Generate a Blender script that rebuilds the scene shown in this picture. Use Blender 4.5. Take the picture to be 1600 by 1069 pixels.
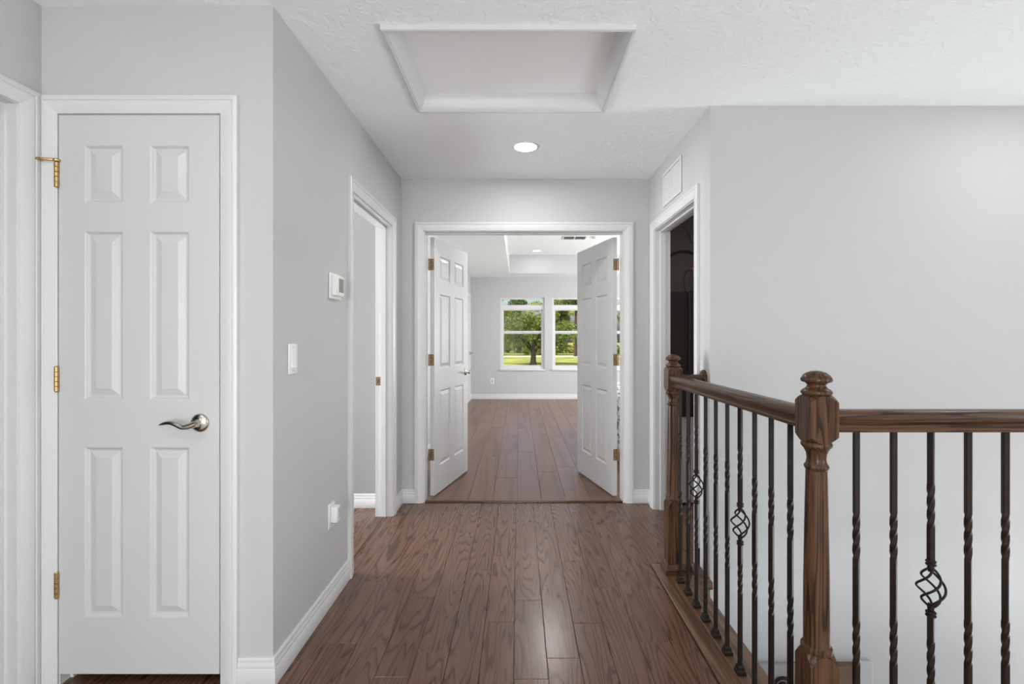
import bpy, bmesh, math, random
from mathutils import Vector, Matrix

random.seed(7)
for o in list(bpy.data.objects):
    bpy.data.objects.remove(o, do_unlink=True)
scene = bpy.context.scene
COL = scene.collection

# ------------------------------------------------------------------ camera
CAM_Z = 1.27
FPX = 749.0                    # focal length in pixels of the 1600 px wide frame
cam_data = bpy.data.cameras.new('camera')
cam_data.sensor_fit = 'HORIZONTAL'
cam_data.sensor_width = 36.0
cam_data.lens = FPX / 1600.0 * 36.0
cam_data.shift_x = -10.0 / 1600.0
cam_data.shift_y = -8.5 / 1600.0
cam_data.clip_start = 0.05
cam_data.clip_end = 1000.0
cam = bpy.data.objects.new('camera', cam_data)
cam.location = (0, 0, CAM_Z)
cam.rotation_euler = (math.pi / 2, 0, 0)
COL.objects.link(cam)
scene.camera = cam

# ------------------------------------------------------------------ world, sun, exposure
scene.view_settings.view_transform = 'Standard'
scene.view_settings.look = 'None'
scene.view_settings.exposure = 0.27
scene.view_settings.gamma = 1.0
scene.view_settings.use_curve_mapping = False

world = bpy.data.worlds.new('sky')
scene.world = world
world.use_nodes = True
wn = world.node_tree
wn.nodes.clear()
wo = wn.nodes.new('ShaderNodeOutputWorld')
wb = wn.nodes.new('ShaderNodeBackground')
ws = wn.nodes.new('ShaderNodeTexSky')
ws.sky_type = 'NISHITA'
ws.sun_disc = False
ws.sun_elevation = math.radians(48)
ws.sun_rotation = math.radians(200)
ws.altitude = 10
ws.air_density = 1.0
ws.dust_density = 4.0
ws.ozone_density = 0.4
wb.inputs['Strength'].default_value = 0.22
wn.links.new(ws.outputs[0], wb.inputs['Color'])
wn.links.new(wb.outputs[0], wo.inputs['Surface'])

sun_d = bpy.data.lights.new('sun', 'SUN')
sun_d.energy = 4.4
sun_d.angle = math.radians(0.6)
sun_d.color = (1.0, 0.95, 0.86)
sun = bpy.data.objects.new('sun', sun_d)
sun.rotation_euler = (math.radians(38), 0, math.radians(-70))
sun.location = (-20, 30, 40)
COL.objects.link(sun)


def area(name, loc, rot, sx, sy, power, color=(1, 1, 1), shape='RECTANGLE', parent=None):
    l = bpy.data.lights.new(name, 'AREA')
    l.shape = shape
    l.size = sx
    if shape == 'RECTANGLE':
        l.size_y = sy
    l.energy = power
    l.color = color
    o = bpy.data.objects.new(name, l)
    o.location = loc
    o.rotation_euler = rot
    COL.objects.link(o)
    if parent:
        o.parent = parent
    return o


FILL_TINT = (0.965, 0.985, 1.0)  # cool tint of the added fill lights
WARM = (1.0, 0.985, 0.965)
# fill lights added behind the camera, set in invented loft windows (the window openings are built below)
for wx in (-0.55, 1.75, 4.0):
    area('loft_fill_light', (wx, -4.18, 1.24), (math.radians(90), 0, 0), 1.6, 2.0, {-0.55: 98, 1.75: 8, 4.0: 2}[wx], FILL_TINT)
# added fill at an invented foyer window in the outer right wall
area('foyer_fill_light', (4.98, 1.96, -1.10), (0, math.radians(90), 0), 2.2, 0.8, 76, FILL_TINT)
# added fill at an invented left side room window, brightens the hall ceiling
area('side_room_fill_light', (-3.38, 3.01, 1.12), (0, math.radians(-90), 0), 1.9, 0.9, 100, FILL_TINT)
area('loft_side_fill_light', (4.98, -1.5, 1.24), (0, math.radians(90), 0), 2.0, 2.4, 50, FILL_TINT)  # added fill at an invented loft side window
# added fill at unseen, invented side windows of the bedroom
for wy in (5.0, 7.6):
    area('bedroom_side_fill_light', (3.98, wy, 1.33), (0, math.radians(90), 0), 1.4, 1.5, 112, FILL_TINT)
DOWN_W = 7.0

# ------------------------------------------------------------------ materials
MATS = {}


def nmat(name):
    m = bpy.data.materials.new(name)
    m.use_nodes = True
    nt = m.node_tree
    b = nt.nodes['Principled BSDF']
    MATS[name] = m
    return m, nt, b


def N(nt, t, **kw):
    n = nt.nodes.new(t)
    for k, v in kw.items():
        setattr(n, k, v)
    return n


def ramp(nt, stops):
    r = nt.nodes.new('ShaderNodeValToRGB')
    e = r.color_ramp.elements
    while len(e) < len(stops):
        e.new(0.5)
    for i, (p, c) in enumerate(stops):
        e[i].position = p
        e[i].color = (c[0], c[1], c[2], 1)
    return r


def plain(name, col, rough=0.5, metal=0.0, spec=0.5, noise=0.0, nscale=30, bump=0.0, bscale=200, coat=0.0):
    m, nt, b = nmat(name)
    b.inputs['Base Color'].default_value = (*col, 1)
    b.inputs['Roughness'].default_value = rough
    b.inputs['Metallic'].default_value = metal
    b.inputs['Specular IOR Level'].default_value = spec
    b.inputs['Coat Weight'].default_value = coat
    tc = N(nt, 'ShaderNodeTexCoord')
    if noise > 0:
        n = N(nt, 'ShaderNodeTexNoise')
        n.inputs['Scale'].default_value = nscale
        n.inputs['Detail'].default_value = 4
        nt.links.new(tc.outputs['Object'], n.inputs['Vector'])
        r = ramp(nt, [(0.3, [c * (1 - noise) for c in col]), (0.7, [min(1, c * (1 + noise)) for c in col])])
        nt.links.new(n.outputs['Fac'], r.inputs['Fac'])
        nt.links.new(r.outputs['Color'], b.inputs['Base Color'])
    if bump > 0:
        n2 = N(nt, 'ShaderNodeTexNoise')
        n2.inputs['Scale'].default_value = bscale
        n2.inputs['Detail'].default_value = 3
        nt.links.new(tc.outputs['Object'], n2.inputs['Vector'])
        bp = N(nt, 'ShaderNodeBump')
        bp.inputs['Strength'].default_value = bump
        bp.inputs['Distance'].default_value = 0.002
        nt.links.new(n2.outputs['Fac'], bp.inputs['Height'])
        nt.links.new(bp.outputs['Normal'], b.inputs['Normal'])
    return m


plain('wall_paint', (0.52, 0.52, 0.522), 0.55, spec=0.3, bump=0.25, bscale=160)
plain('wall_paint_dimmed', (0.31, 0.31, 0.312), 0.6, spec=0.3, bump=0.25, bscale=160)  # copy of the wall grey, darkened to offset the added fill in that room
plain('trim_white', (0.66, 0.66, 0.663), 0.32, spec=0.4)
plain('door_white', (0.575, 0.576, 0.578), 0.35, spec=0.4, bump=0.05, bscale=300)
plain('hatch_white', (0.86, 0.86, 0.86), 0.4, spec=0.4)
plain('plastic_white', (0.80, 0.80, 0.79), 0.35)
plain('screen_olive', (0.20, 0.19, 0.145), 0.25)
plain('brass', (0.56, 0.38, 0.17), 0.32, metal=1.0, noise=0.15, nscale=120)
plain('brass_antique', (0.30, 0.19, 0.11), 0.42, metal=0.85, noise=0.25, nscale=90)
plain('nickel', (0.52, 0.49, 0.44), 0.2, metal=1.0)
plain('screw_steel', (0.55, 0.50, 0.42), 0.3, metal=1.0)
plain('iron', (0.014, 0.0088, 0.0058), 0.5, spec=0.22, noise=0.2, nscale=60, bump=0.15, bscale=120)
plain('dark_slot', (0.10, 0.10, 0.10), 0.7)
plain('slat_grey', (0.50, 0.50, 0.50), 0.5)
plain('entry_glass', (0.34, 0.345, 0.35), 0.25)
plain('grille_back', (0.24, 0.24, 0.24), 0.6)
plain('canvas_dark', (0.022, 0.013, 0.011), 0.35, spec=0.4, noise=0.3, nscale=3)
plain('canvas_upper', (0.062, 0.046, 0.043), 0.5, spec=0.3, noise=0.2, nscale=4)
plain('canvas_black', (0.006, 0.005, 0.005), 0.4)
plain('paint_fleck', (0.20, 0.17, 0.155), 0.5)
plain('bounce_tile', (0.62, 0.60, 0.56), 0.4, noise=0.05, nscale=3)  # pale tone invented so the unseen lower floor bounces light upward
plain('bounce_carpet', (0.62, 0.60, 0.57), 0.95, noise=0.06, nscale=60, bump=0.5, bscale=300)  # unseen carpet added as a reflector for the ceiling
plain('beige_wall', (0.50, 0.46, 0.42), 0.6)
plain('fabric_white', (0.72, 0.71, 0.70), 0.9, bump=0.3, bscale=300)
plain('bark', (0.055, 0.042, 0.034), 0.9, noise=0.35, nscale=3, bump=0.5, bscale=8)
plain('door_brown', (0.13, 0.075, 0.042), 0.4, noise=0.2, nscale=10)
plain('sand', (0.62, 0.54, 0.42), 0.95, noise=0.12, nscale=1.5)

# knock-down ceiling texture
m, nt, b = nmat('ceiling_paint')
b.inputs['Base Color'].default_value = (0.885, 0.91, 0.92, 1)
b.inputs['Roughness'].default_value = 0.7
b.inputs['Specular IOR Level'].default_value = 0.25
tc = N(nt, 'ShaderNodeTexCoord')
n1 = N(nt, 'ShaderNodeTexNoise')
n1.inputs['Scale'].default_value = 26
n1.inputs['Detail'].default_value = 5
n1.inputs['Distortion'].default_value = 0.8
nt.links.new(tc.outputs['Object'], n1.inputs['Vector'])
r = ramp(nt, [(0.42, (0, 0, 0)), (0.58, (1, 1, 1))])
nt.links.new(n1.outputs['Fac'], r.inputs['Fac'])
bp = N(nt, 'ShaderNodeBump')
bp.inputs['Strength'].default_value = 0.35
bp.inputs['Distance'].default_value = 0.004
nt.links.new(r.outputs['Color'], bp.inputs['Height'])
nt.links.new(bp.outputs['Normal'], b.inputs['Normal'])

# lit lens of the recessed lamps
m, nt, b = nmat('lamp_lens')
b.inputs['Base Color'].default_value = (0.9, 0.9, 0.9, 1)
b.inputs['Emission Color'].default_value = (1, 0.98, 0.95, 1)
b.inputs['Emission Strength'].default_value = 3.0

# window glass
m, nt, b = nmat('window_glass')
nt.nodes.remove(b)
out = nt.nodes['Material Output']
tr = N(nt, 'ShaderNodeBsdfTransparent')
tr.inputs['Color'].default_value = (0.96, 0.98, 0.97, 1)
gl = N(nt, 'ShaderNodeBsdfGlossy')
gl.inputs['Roughness'].default_value = 0.02
fr = N(nt, 'ShaderNodeFresnel')
fr.inputs['IOR'].default_value = 1.1
mx = N(nt, 'ShaderNodeMixShader')
nt.links.new(fr.outputs[0], mx.inputs[0])
nt.links.new(tr.outputs[0], mx.inputs[1])
nt.links.new(gl.outputs[0], mx.inputs[2])
nt.links.new(mx.outputs[0], out.inputs['Surface'])


def wood(name, light, mid, dark, axis='Y', scale=1.0, rough=0.3, distort=9.0, wscale=5.0, stretch=0.08,
         tint=0.18, coat=0.0, fine=0.35, knots=0.0, spec=0.5):
    """procedural wood: cathedral bands + fine pores, grain along `axis` of the object's own space"""
    m, nt, b = nmat(name)
    L = nt.links.new
    tc = N(nt, 'ShaderNodeTexCoord')
    oi = N(nt, 'ShaderNodeObjectInfo')
    # random shift per piece
    mul = N(nt, 'ShaderNodeVectorMath', operation='SCALE')
    comb = N(nt, 'ShaderNodeCombineXYZ')
    for k, f in enumerate((17.3, 41.7, 29.1)):
        mm = N(nt, 'ShaderNodeMath', operation='MULTIPLY')
        mm.inputs[1].default_value = f
        L(oi.outputs['Random'], mm.inputs[0])
        L(mm.outputs[0], comb.inputs[k])
    add = N(nt, 'ShaderNodeVectorMath', operation='ADD')
    L(tc.outputs['Object'], add.inputs[0])
    L(comb.outputs[0], add.inputs[1])
    mp = N(nt, 'ShaderNodeMapping')
    s = [scale, scale, scale]
    ai = 'XYZ'.index(axis)
    s[ai] = scale * stretch
    mp.inputs['Scale'].default_value = s
    L(add.outputs[0], mp.inputs['Vector'])
    # broad field whose contour lines give the cathedral figure
    nz = N(nt, 'ShaderNodeTexNoise')
    nz.inputs['Scale'].default_value = wscale
    nz.inputs['Detail'].default_value = 2.0
    nz.inputs['Roughness'].default_value = 0.45
    nz.inputs['Distortion'].default_value = 0.25
    L(mp.outputs[0], nz.inputs['Vector'])
    nf = N(nt, 'ShaderNodeTexNoise')
    nf.inputs['Scale'].default_value = wscale * 4.5
    nf.inputs['Detail'].default_value = 3.0
    L(mp.outputs[0], nf.inputs['Vector'])
    nm = N(nt, 'ShaderNodeMath', operation='MULTIPLY_ADD')
    nm.inputs[1].default_value = 0.045
    L(nf.outputs['Fac'], nm.inputs[0])
    L(nz.outputs['Fac'], nm.inputs[2])
    k1 = N(nt, 'ShaderNodeMath', operation='MULTIPLY')
    k1.inputs[1].default_value = distort
    L(nm.outputs[0], k1.inputs[0])
    k2 = N(nt, 'ShaderNodeMath', operation='FRACT')
    L(k1.outputs[0], k2.inputs[0])
    rp = ramp(nt, [(0.0, dark), (0.14, dark), (0.26, mid), (0.55, light), (0.88, light), (1.0, mid)])
    L(k2.outputs[0], rp.inputs['Fac'])
    # fine pores
    mp2 = N(nt, 'ShaderNodeMapping')
    s2 = [scale * 160] * 3
    s2[ai] = scale * 4.0
    mp2.inputs['Scale'].default_value = s2
    L(add.outputs[0], mp2.inputs['Vector'])
    n2 = N(nt, 'ShaderNodeTexNoise')
    n2.inputs['Scale'].default_value = 1.0
    n2.inputs['Detail'].default_value = 3.0
    L(mp2.outputs[0], n2.inputs['Vector'])
    r2 = ramp(nt, [(0.35, (1 - fine,) * 3), (0.62, (1.0,) * 3)])
    L(n2.outputs['Fac'], r2.inputs['Fac'])
    mix = N(nt, 'ShaderNodeMix', data_type='RGBA', blend_type='MULTIPLY')
    mix.inputs[0].default_value = 1.0
    L(rp.outputs['Color'], mix.inputs[6])
    L(r2.outputs['Color'], mix.inputs[7])
    last = mix.outputs[2]
    if knots > 0:
        vo = N(nt, 'ShaderNodeTexVoronoi')
        vo.inputs['Scale'].default_value = 2.6
        mp3 = N(nt, 'ShaderNodeMapping')
        s3 = [1.0, 1.0, 1.0]
        s3[ai] = 0.55
        mp3.inputs['Scale'].default_value = s3
        L(add.outputs[0], mp3.inputs['Vector'])
        L(mp3.outputs[0], vo.inputs['Vector'])
        r3 = ramp(nt, [(0.0, (1 - knots,) * 3), (0.085, (1, 1, 1))])
        L(vo.outputs['Distance'], r3.inputs['Fac'])
        mk = N(nt, 'ShaderNodeMix', data_type='RGBA', blend_type='MULTIPLY')
        mk.inputs[0].default_value = 1.0
        L(last, mk.inputs[6])
        L(r3.outputs['Color'], mk.inputs[7])
        last = mk.outputs[2]
    # per-piece tint
    mr = N(nt, 'ShaderNodeMapRange')
    mr.inputs['To Min'].default_value = 1 - tint
    mr.inputs['To Max'].default_value = 1 + tint
    L(oi.outputs['Random'], mr.inputs['Value'])
    sc = N(nt, 'ShaderNodeVectorMath', operation='SCALE')
    L(last, sc.inputs[0])
    L(mr.outputs[0], sc.inputs['Scale'])
    L(sc.outputs[0], b.inputs['Base Color'])
    b.inputs['Roughness'].default_value = rough
    b.inputs['Coat Weight'].default_value = coat
    b.inputs['Coat Roughness'].default_value = 0.12
    b.inputs['Specular IOR Level'].default_value = spec
    bp = N(nt, 'ShaderNodeBump')
    bp.inputs['Strength'].default_value = 0.12
    bp.inputs['Distance'].default_value = 0.001
    L(r2.outputs['Color'], bp.inputs['Height'])
    L(bp.outputs['Normal'], b.inputs['Normal'])
    return m


wood('oak_floor', (0.150, 0.075, 0.049), (0.134, 0.064, 0.041), (0.084, 0.037, 0.023), 'Y', rough=0.24,
     distort=26.0, wscale=6.0, stretch=0.085, tint=0.06, fine=0.24, spec=0.5)
wood('bedroom_floor_wood', (0.205, 0.105, 0.070), (0.188, 0.094, 0.061), (0.150, 0.071, 0.044), 'Y', rough=0.30,
     distort=6.0, wscale=3.0, stretch=0.08, tint=0.07, fine=0.2, knots=0.6, spec=0.34)
for ax in 'XYZ':
    wood('stained_oak_' + ax, (0.098, 0.045, 0.022), (0.076, 0.033, 0.015), (0.026, 0.010, 0.005), ax, rough=0.30,
         distort=10.0, wscale=16.0, stretch=0.05, tint=0.05, fine=0.5, coat=0.05, spec=0.26)
    wood('nosing_oak_' + ax, (0.165, 0.090, 0.048), (0.135, 0.070, 0.037), (0.085, 0.042, 0.022), ax, rough=0.35,
         distort=8.0, wscale=12.0, stretch=0.03, tint=0.05, fine=0.45)

# lawn
m, nt, b = nmat('lawn')
tc = N(nt, 'ShaderNodeTexCoord')
n1 = N(nt, 'ShaderNodeTexNoise')
n1.inputs['Scale'].default_value = 0.25
n1.inputs['Detail'].default_value = 8
nt.links.new(tc.outputs['Object'], n1.inputs['Vector'])
r = ramp(nt, [(0.35, (0.17, 0.20, 0.035)), (0.65, (0.36, 0.36, 0.075))])
nt.links.new(n1.outputs['Fac'], r.inputs['Fac'])
nt.links.new(r.outputs['Color'], b.inputs['Base Color'])
b.inputs['Roughness'].default_value = 0.95


def leaf_mat(name, c0, c1):
    m, nt, b = nmat(name)
    g = N(nt, 'ShaderNodeNewGeometry')
    r = ramp(nt, [(0.0, c0), (1.0, c1)])
    nt.links.new(g.outputs['Random Per Island'], r.inputs['Fac'])
    nt.links.new(r.outputs['Color'], b.inputs['Base Color'])
    b.inputs['Roughness'].default_value = 0.6
    b.inputs['Specular IOR Level'].default_value = 0.2
    t = N(nt, 'ShaderNodeBsdfTranslucent')
    nt.links.new(r.outputs['Color'], t.inputs['Color'])
    mx = N(nt, 'ShaderNodeMixShader')
    mx.inputs[0].default_value = 0.35
    out = nt.nodes['Material Output']
    nt.links.new(b.outputs[0], mx.inputs[1])
    nt.links.new(t.outputs[0], mx.inputs[2])
    nt.links.new(mx.outputs[0], out.inputs['Surface'])


leaf_mat('leaf_oak', (0.11, 0.16, 0.045), (0.30, 0.36, 0.11))
leaf_mat('leaf_bright', (0.16, 0.22, 0.05), (0.40, 0.44, 0.12))
leaf_mat('leaf_dark', (0.06, 0.10, 0.04), (0.20, 0.26, 0.10))
leaf_mat('leaf_yellow', (0.28, 0.28, 0.06), (0.52, 0.48, 0.14))

# black and white printed bed cover
m, nt, b = nmat('cover_print')
tc = N(nt, 'ShaderNodeTexCoord')
n1 = N(nt, 'ShaderNodeTexNoise')
n1.inputs['Scale'].default_value = 7
n1.inputs['Detail'].default_value = 2
n1.inputs['Distortion'].default_value = 2.5
nt.links.new(tc.outputs['Object'], n1.inputs['Vector'])
r = ramp(nt, [(0.50, (0.74, 0.74, 0.73)), (0.53, (0.02, 0.02, 0.02)), (0.60, (0.02, 0.02, 0.02)), (0.63, (0.74, 0.74, 0.73))])
nt.links.new(n1.outputs['Fac'], r.inputs['Fac'])
nt.links.new(r.outputs['Color'], b.inputs['Base Color'])
b.inputs['Roughness'].default_value = 0.9


# ------------------------------------------------------------------ helpers
def link_mesh(name, bm, mat, parent=None, smooth=False, loc=None, angle=35):
    me = bpy.data.meshes.new(name)
    bmesh.ops.recalc_face_normals(bm, faces=bm.faces)
    bm.to_mesh(me)
    bm.free()
    if mat:
        me.materials.append(MATS[mat])
    if smooth:
        me.shade_smooth()
        me.set_sharp_from_angle(angle=math.radians(angle))
    o = bpy.data.objects.new(name, me)
    COL.objects.link(o)
    if parent is not None:
        o.parent = parent
    if loc is not None:
        o.location = loc
    return o


def box(bm, x0, x1, y0, y1, z0, z1):
    vs = [bm.verts.new((x, y, z)) for z in (z0, z1) for y in (y0, y1) for x in (x0, x1)]
    for f in ((0, 1, 3, 2), (4, 6, 7, 5), (0, 4, 5, 1), (2, 3, 7, 6), (0, 2, 6, 4), (1, 5, 7, 3)):
        bm.faces.new([vs[i] for i in f])
    return vs


def cbox(bm, x0, x1, y0, y1, z0, z1, c=0.003, seg=1):
    """box with chamfered edges"""
    t = bmesh.new()
    box(t, x0, x1, y0, y1, z0, z1)
    bmesh.ops.bevel(t, geom=list(t.edges), offset=c, segments=seg, profile=0.5, affect='EDGES')
    me = bpy.data.meshes.new('tmp')
    t.to_mesh(me)
    t.free()
    bm.from_mesh(me)
    bpy.data.meshes.remove(me)


def prism(bm, pts, f0, f1):
    """closed polygon pts swept from map f0 to map f1 (each maps 2-D to 3-D)"""
    a = [bm.verts.new(f0(p)) for p in pts]
    b_ = [bm.verts.new(f1(p)) for p in pts]
    n = len(pts)
    for i in range(n):
        j = (i + 1) % n
        bm.faces.new((a[i], a[j], b_[j], b_[i]))
    bm.faces.new(a)
    bm.faces.new(list(reversed(b_)))


def lathe(bm, prof, seg=28, cx=0, cy=0, axis='Z', origin=(0, 0, 0)):
    """profile list of (r, h)"""
    rings = []
    for r, h in prof:
        ring = []
        for k in range(seg):
            a = 2 * math.pi * k / seg
            u, v = r * math.cos(a), r * math.sin(a)
            if axis == 'Z':
                p = (cx + u, cy + v, h)
            elif axis == 'X':
                p = (origin[0] + h, origin[1] + u, origin[2] + v)
            else:
                p = (origin[0] + u, origin[1] + h, origin[2] + v)
            ring.append(bm.verts.new(p))
        rings.append(ring)
    for a_, b_ in zip(rings, rings[1:]):
        for k in range(seg):
            j = (k + 1) % seg
            bm.faces.new((a_[k], a_[j], b_[j], b_[k]))
    bm.faces.new(list(reversed(rings[0])))
    bm.faces.new(rings[-1])


def tube(bm, pts, rad, seg=8):
    """round tube along a polyline; rad may be a list"""
    pts = [Vector(p) for p in pts]
    n = len(pts)
    rads = rad if isinstance(rad, (list, tuple)) else [rad] * n
    rings = []
    up = Vector((0, 0, 1))
    prev = None
    for i, p in enumerate(pts):
        d = (pts[min(i + 1, n - 1)] - pts[max(i - 1, 0)]).normalized()
        if prev is None:
            ref = up if abs(d.dot(up)) < 0.9 else Vector((1, 0, 0))
            u = d.cross(ref).normalized()
        else:
            u = (prev - d * prev.dot(d)).normalized()
        prev = u
        v = d.cross(u)
        rings.append([bm.verts.new(p + (u * math.cos(2 * math.pi * k / seg) + v * math.sin(2 * math.pi * k / seg)) * rads[i])
                      for k in range(seg)])
    for a_, b_ in zip(rings, rings[1:]):
        for k in range(seg):
            j = (k + 1) % seg
            bm.faces.new((a_[k], a_[j], b_[j], b_[k]))
    bm.faces.new(list(reversed(rings[0])))
    bm.faces.new(rings[-1])


def empty(name, loc=(0, 0, 0), rz=0.0, parent=None):
    o = bpy.data.objects.new(name, None)
    o.location = loc
    o.rotation_euler = (0, 0, rz)
    o.empty_display_size = 0.1
    COL.objects.link(o)
    if parent:
        o.parent = parent
    return o


def structure(o, label=None, cat=None):
    o['kind'] = 'structure'
    if label:
        o['label'] = label
    if cat:
        o['category'] = cat
    return o


def tag(o, label, cat, group=None):
    o['label'] = label
    o['category'] = cat
    if group:
        o['group'] = group
    return o


def wall(name, x0, x1, y0, y1, z0, z1, openings=(), axis='X', mat='wall_paint', label=None):
    """wall box; openings are (a0, a1, z0, z1) along `axis`; made as one connected slab with real holes"""
    bm = bmesh.new()
    A0, A1 = (x0, x1) if axis == 'X' else (y0, y1)
    T0, T1 = (y0, y1) if axis == 'X' else (x0, x1)
    us = sorted({A0, A1, *[o[0] for o in openings], *[o[1] for o in openings]})
    zs = sorted({z0, z1, *[o[2] for o in openings], *[o[3] for o in openings]})
    us = [u for u in us if A0 <= u <= A1]
    zs = [z for z in zs if z0 <= z <= z1]

    def P(u, t, z):
        return (u, t, z) if axis == 'X' else (t, u, z)

    def solid(i, k):
        if i < 0 or k < 0 or i >= len(us) - 1 or k >= len(zs) - 1:
            return False
        cu, cz = (us[i] + us[i + 1]) / 2, (zs[k] + zs[k + 1]) / 2
        return not any(o[0] < cu < o[1] and o[2] < cz < o[3] for o in openings)
    vs = {}

    def V(i, t, k):
        key = (i, t, k)
        if key not in vs:
            vs[key] = bm.verts.new(P(us[i], (T0, T1)[t], zs[k]))
        return vs[key]
    for i in range(len(us) - 1):
        for k in range(len(zs) - 1):
            if not solid(i, k):
                continue
            for t in (0, 1):
                bm.faces.new((V(i, t, k), V(i + 1, t, k), V(i + 1, t, k + 1), V(i, t, k + 1)))
            if not solid(i - 1, k):
                bm.faces.new((V(i, 0, k), V(i, 1, k), V(i, 1, k + 1), V(i, 0, k + 1)))
            if not solid(i + 1, k):
                bm.faces.new((V(i + 1, 0, k), V(i + 1, 1, k), V(i + 1, 1, k + 1), V(i + 1, 0, k + 1)))
            if not solid(i, k - 1):
                bm.faces.new((V(i, 0, k), V(i + 1, 0, k), V(i + 1, 1, k), V(i, 1, k)))
            if not solid(i, k + 1):
                bm.faces.new((V(i, 0, k + 1), V(i + 1, 0, k + 1), V(i + 1, 1, k + 1), V(i, 1, k + 1)))
    o = link_mesh(name, bm, mat)
    structure(o, label, 'wall')
    return o


CEIL = 2.475
HL, HR = -0.894, 1.0            # hall left / right wall faces
CLY = 1.747                     # closet wall face
FARY = 3.664                    # far wall face (hall side)
WT = 0.115
NLX = -1.738                    # near-left wall face
STY = 2.5                       # stairwell wall face
BFY = 9.73                      # bedroom far wall face
BLX = -0.97                     # bedroom left wall face
LOW = -2.95                     # lower storey floor

# ------------------------------------------------------------------ structure: walls
wall('wall_left', HL - WT, HL, CLY, FARY, 0, CEIL, [(2.565, 3.395, -1, 2.06)], 'Y',
     label='light grey hall wall on the left with an open doorway')
wall('wall_closet', NLX, HL - WT, CLY, CLY + WT, 0, CEIL, [(-1.685, -1.068, -1, 2.09)], 'X',
     label='light grey wall around the narrow closet door')
wall('wall_near_left', NLX - WT, NLX, -4.2, 2.35, 0, CEIL, [(0.82, 1.672, -1, 2.09)], 'Y',
     label='light grey side wall at the left edge with a cased doorway')
wall('wall_closet_back', -3.4, HL - WT, 2.35, 2.47, 0, CEIL, [], 'X', label='light grey wall behind the closet')
wall('wall_left_room', -3.4, HL - WT, 3.56, FARY, 0, CEIL, [], 'X', mat='wall_paint_dimmed', label='light grey wall inside the left side room')
wall('wall_left_outer', -3.515, -3.4, -4.2, FARY, 0, CEIL, [(2.53, 3.49, 0.12, 2.12)], 'Y', label='light grey outer wall of the left rooms')
wall('wall_far', -1.085, 4.0, FARY, FARY + WT, 0, CEIL, [(-0.735, 0.818, -1, 2.089)], 'X',
     label='light grey end wall of the hall with the double doorway')
wall('wall_right', HR, HR + WT, STY + WT, FARY, 0, CEIL, [(2.695, 3.535, -1, 2.06)], 'Y',
     label='short light grey hall wall on the right with a doorway')
wall('wall_stairwell', HR, 5.0, STY, STY + WT, LOW, CEIL, [], 'X', label='large blank light grey wall above the stairwell')
wall('wall_right_outer', 5.0, 5.115, -4.2, STY + WT, LOW, CEIL, [(1.53, 2.39, -2.25, 0.05), (-2.75, -0.25, 0.2, 2.28)], 'Y', label='light grey outer wall right of the stairwell')
wall('wall_back', -3.4, 5.0, -4.315, -4.2, LOW, CEIL,
     [(-1.4, 0.3, 0.18, 2.3), (0.9, 2.6, 0.18, 2.3), (3.15, 4.85, 0.18, 2.3)], 'X',
     label='light grey loft wall behind the viewer with tall windows added for fill light')
wall('wall_stairwell_side', 0.80, 0.905, 1.46, STY, LOW, -0.26, [], 'Y', label='light grey wall below the hall floor edge')
wall('wall_stairwell_front', 0.80, 5.0, 1.30, 1.41, LOW, -0.26, [], 'X', label='light grey wall below the landing edge')
wall('wall_side_room', 3.4, 3.5, STY + WT, FARY, 0, CEIL, [], 'Y', mat='beige_wall', label='beige end wall of the right side room')
# bedroom shell
wins = [(-0.364, 0.532), (0.688, 1.584), (1.740, 2.636)]
WZ0, WZ1 = 0.60, 2.065
wall('wall_bedroom_far', BLX - WT, 4.0, BFY, BFY + 0.14, 0, 2.95, [(a, b_, WZ0, WZ1) for a, b_ in wins], 'X',
     label='light grey bedroom wall with three tall windows')
wall('wall_bedroom_left', BLX - WT, BLX, FARY + WT, BFY, 0, CEIL, [(8.70, 9.53, -1, 2.06)], 'Y',
     label='light grey bedroom wall on the left')
wall('wall_bedroom_right', 4.0, 4.115, FARY, BFY + 0.14, 0, 2.95, [(4.2, 5.8, 0.6, 2.06), (6.8, 8.4, 0.6, 2.06)], 'Y', label='light grey bedroom wall on the right')


# ------------------------------------------------------------------ ceilings
def ceiling_with_hole(name, x0, x1, y0, y1, z0, z1, hx0, hx1, hy0, hy1, mat, label):
    bm = bmesh.new()
    xs, ys = [x0, hx0, hx1, x1], [y0, hy0, hy1, y1]
    V = {}
    for i, x in enumerate(xs):
        for j, y in enumerate(ys):
            for k, z in enumerate((z0, z1)):
                V[i, j, k] = bm.verts.new((x, y, z))
    for i in range(3):
        for j in range(3):
            if i == 1 and j == 1:
                continue
            for k in (0, 1):
                bm.faces.new((V[i, j, k], V[i + 1, j, k], V[i + 1, j + 1, k], V[i, j + 1, k]))
    for (i0, j0, i1, j1) in ((1, 1, 2, 1), (2, 1, 2, 2), (2, 2, 1, 2), (1, 2, 1, 1)):
        bm.faces.new((V[i0, j0, 0], V[i1, j1, 0], V[i1, j1, 1], V[i0, j0, 1]))
    ring = [(0, 0), (1, 0), (2, 0), (3, 0), (3, 1), (3, 2), (3, 3), (2, 3), (1, 3), (0, 3), (0, 2), (0, 1)]
    for a, b_ in zip(ring, ring[1:] + ring[:1]):
        bm.faces.new((V[a[0], a[1], 0], V[b_[0], b_[1], 0], V[b_[0], b_[1], 1], V[a[0], a[1], 1]))
    o = link_mesh(name, bm, mat)
    return structure(o, label, 'ceiling')


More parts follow.
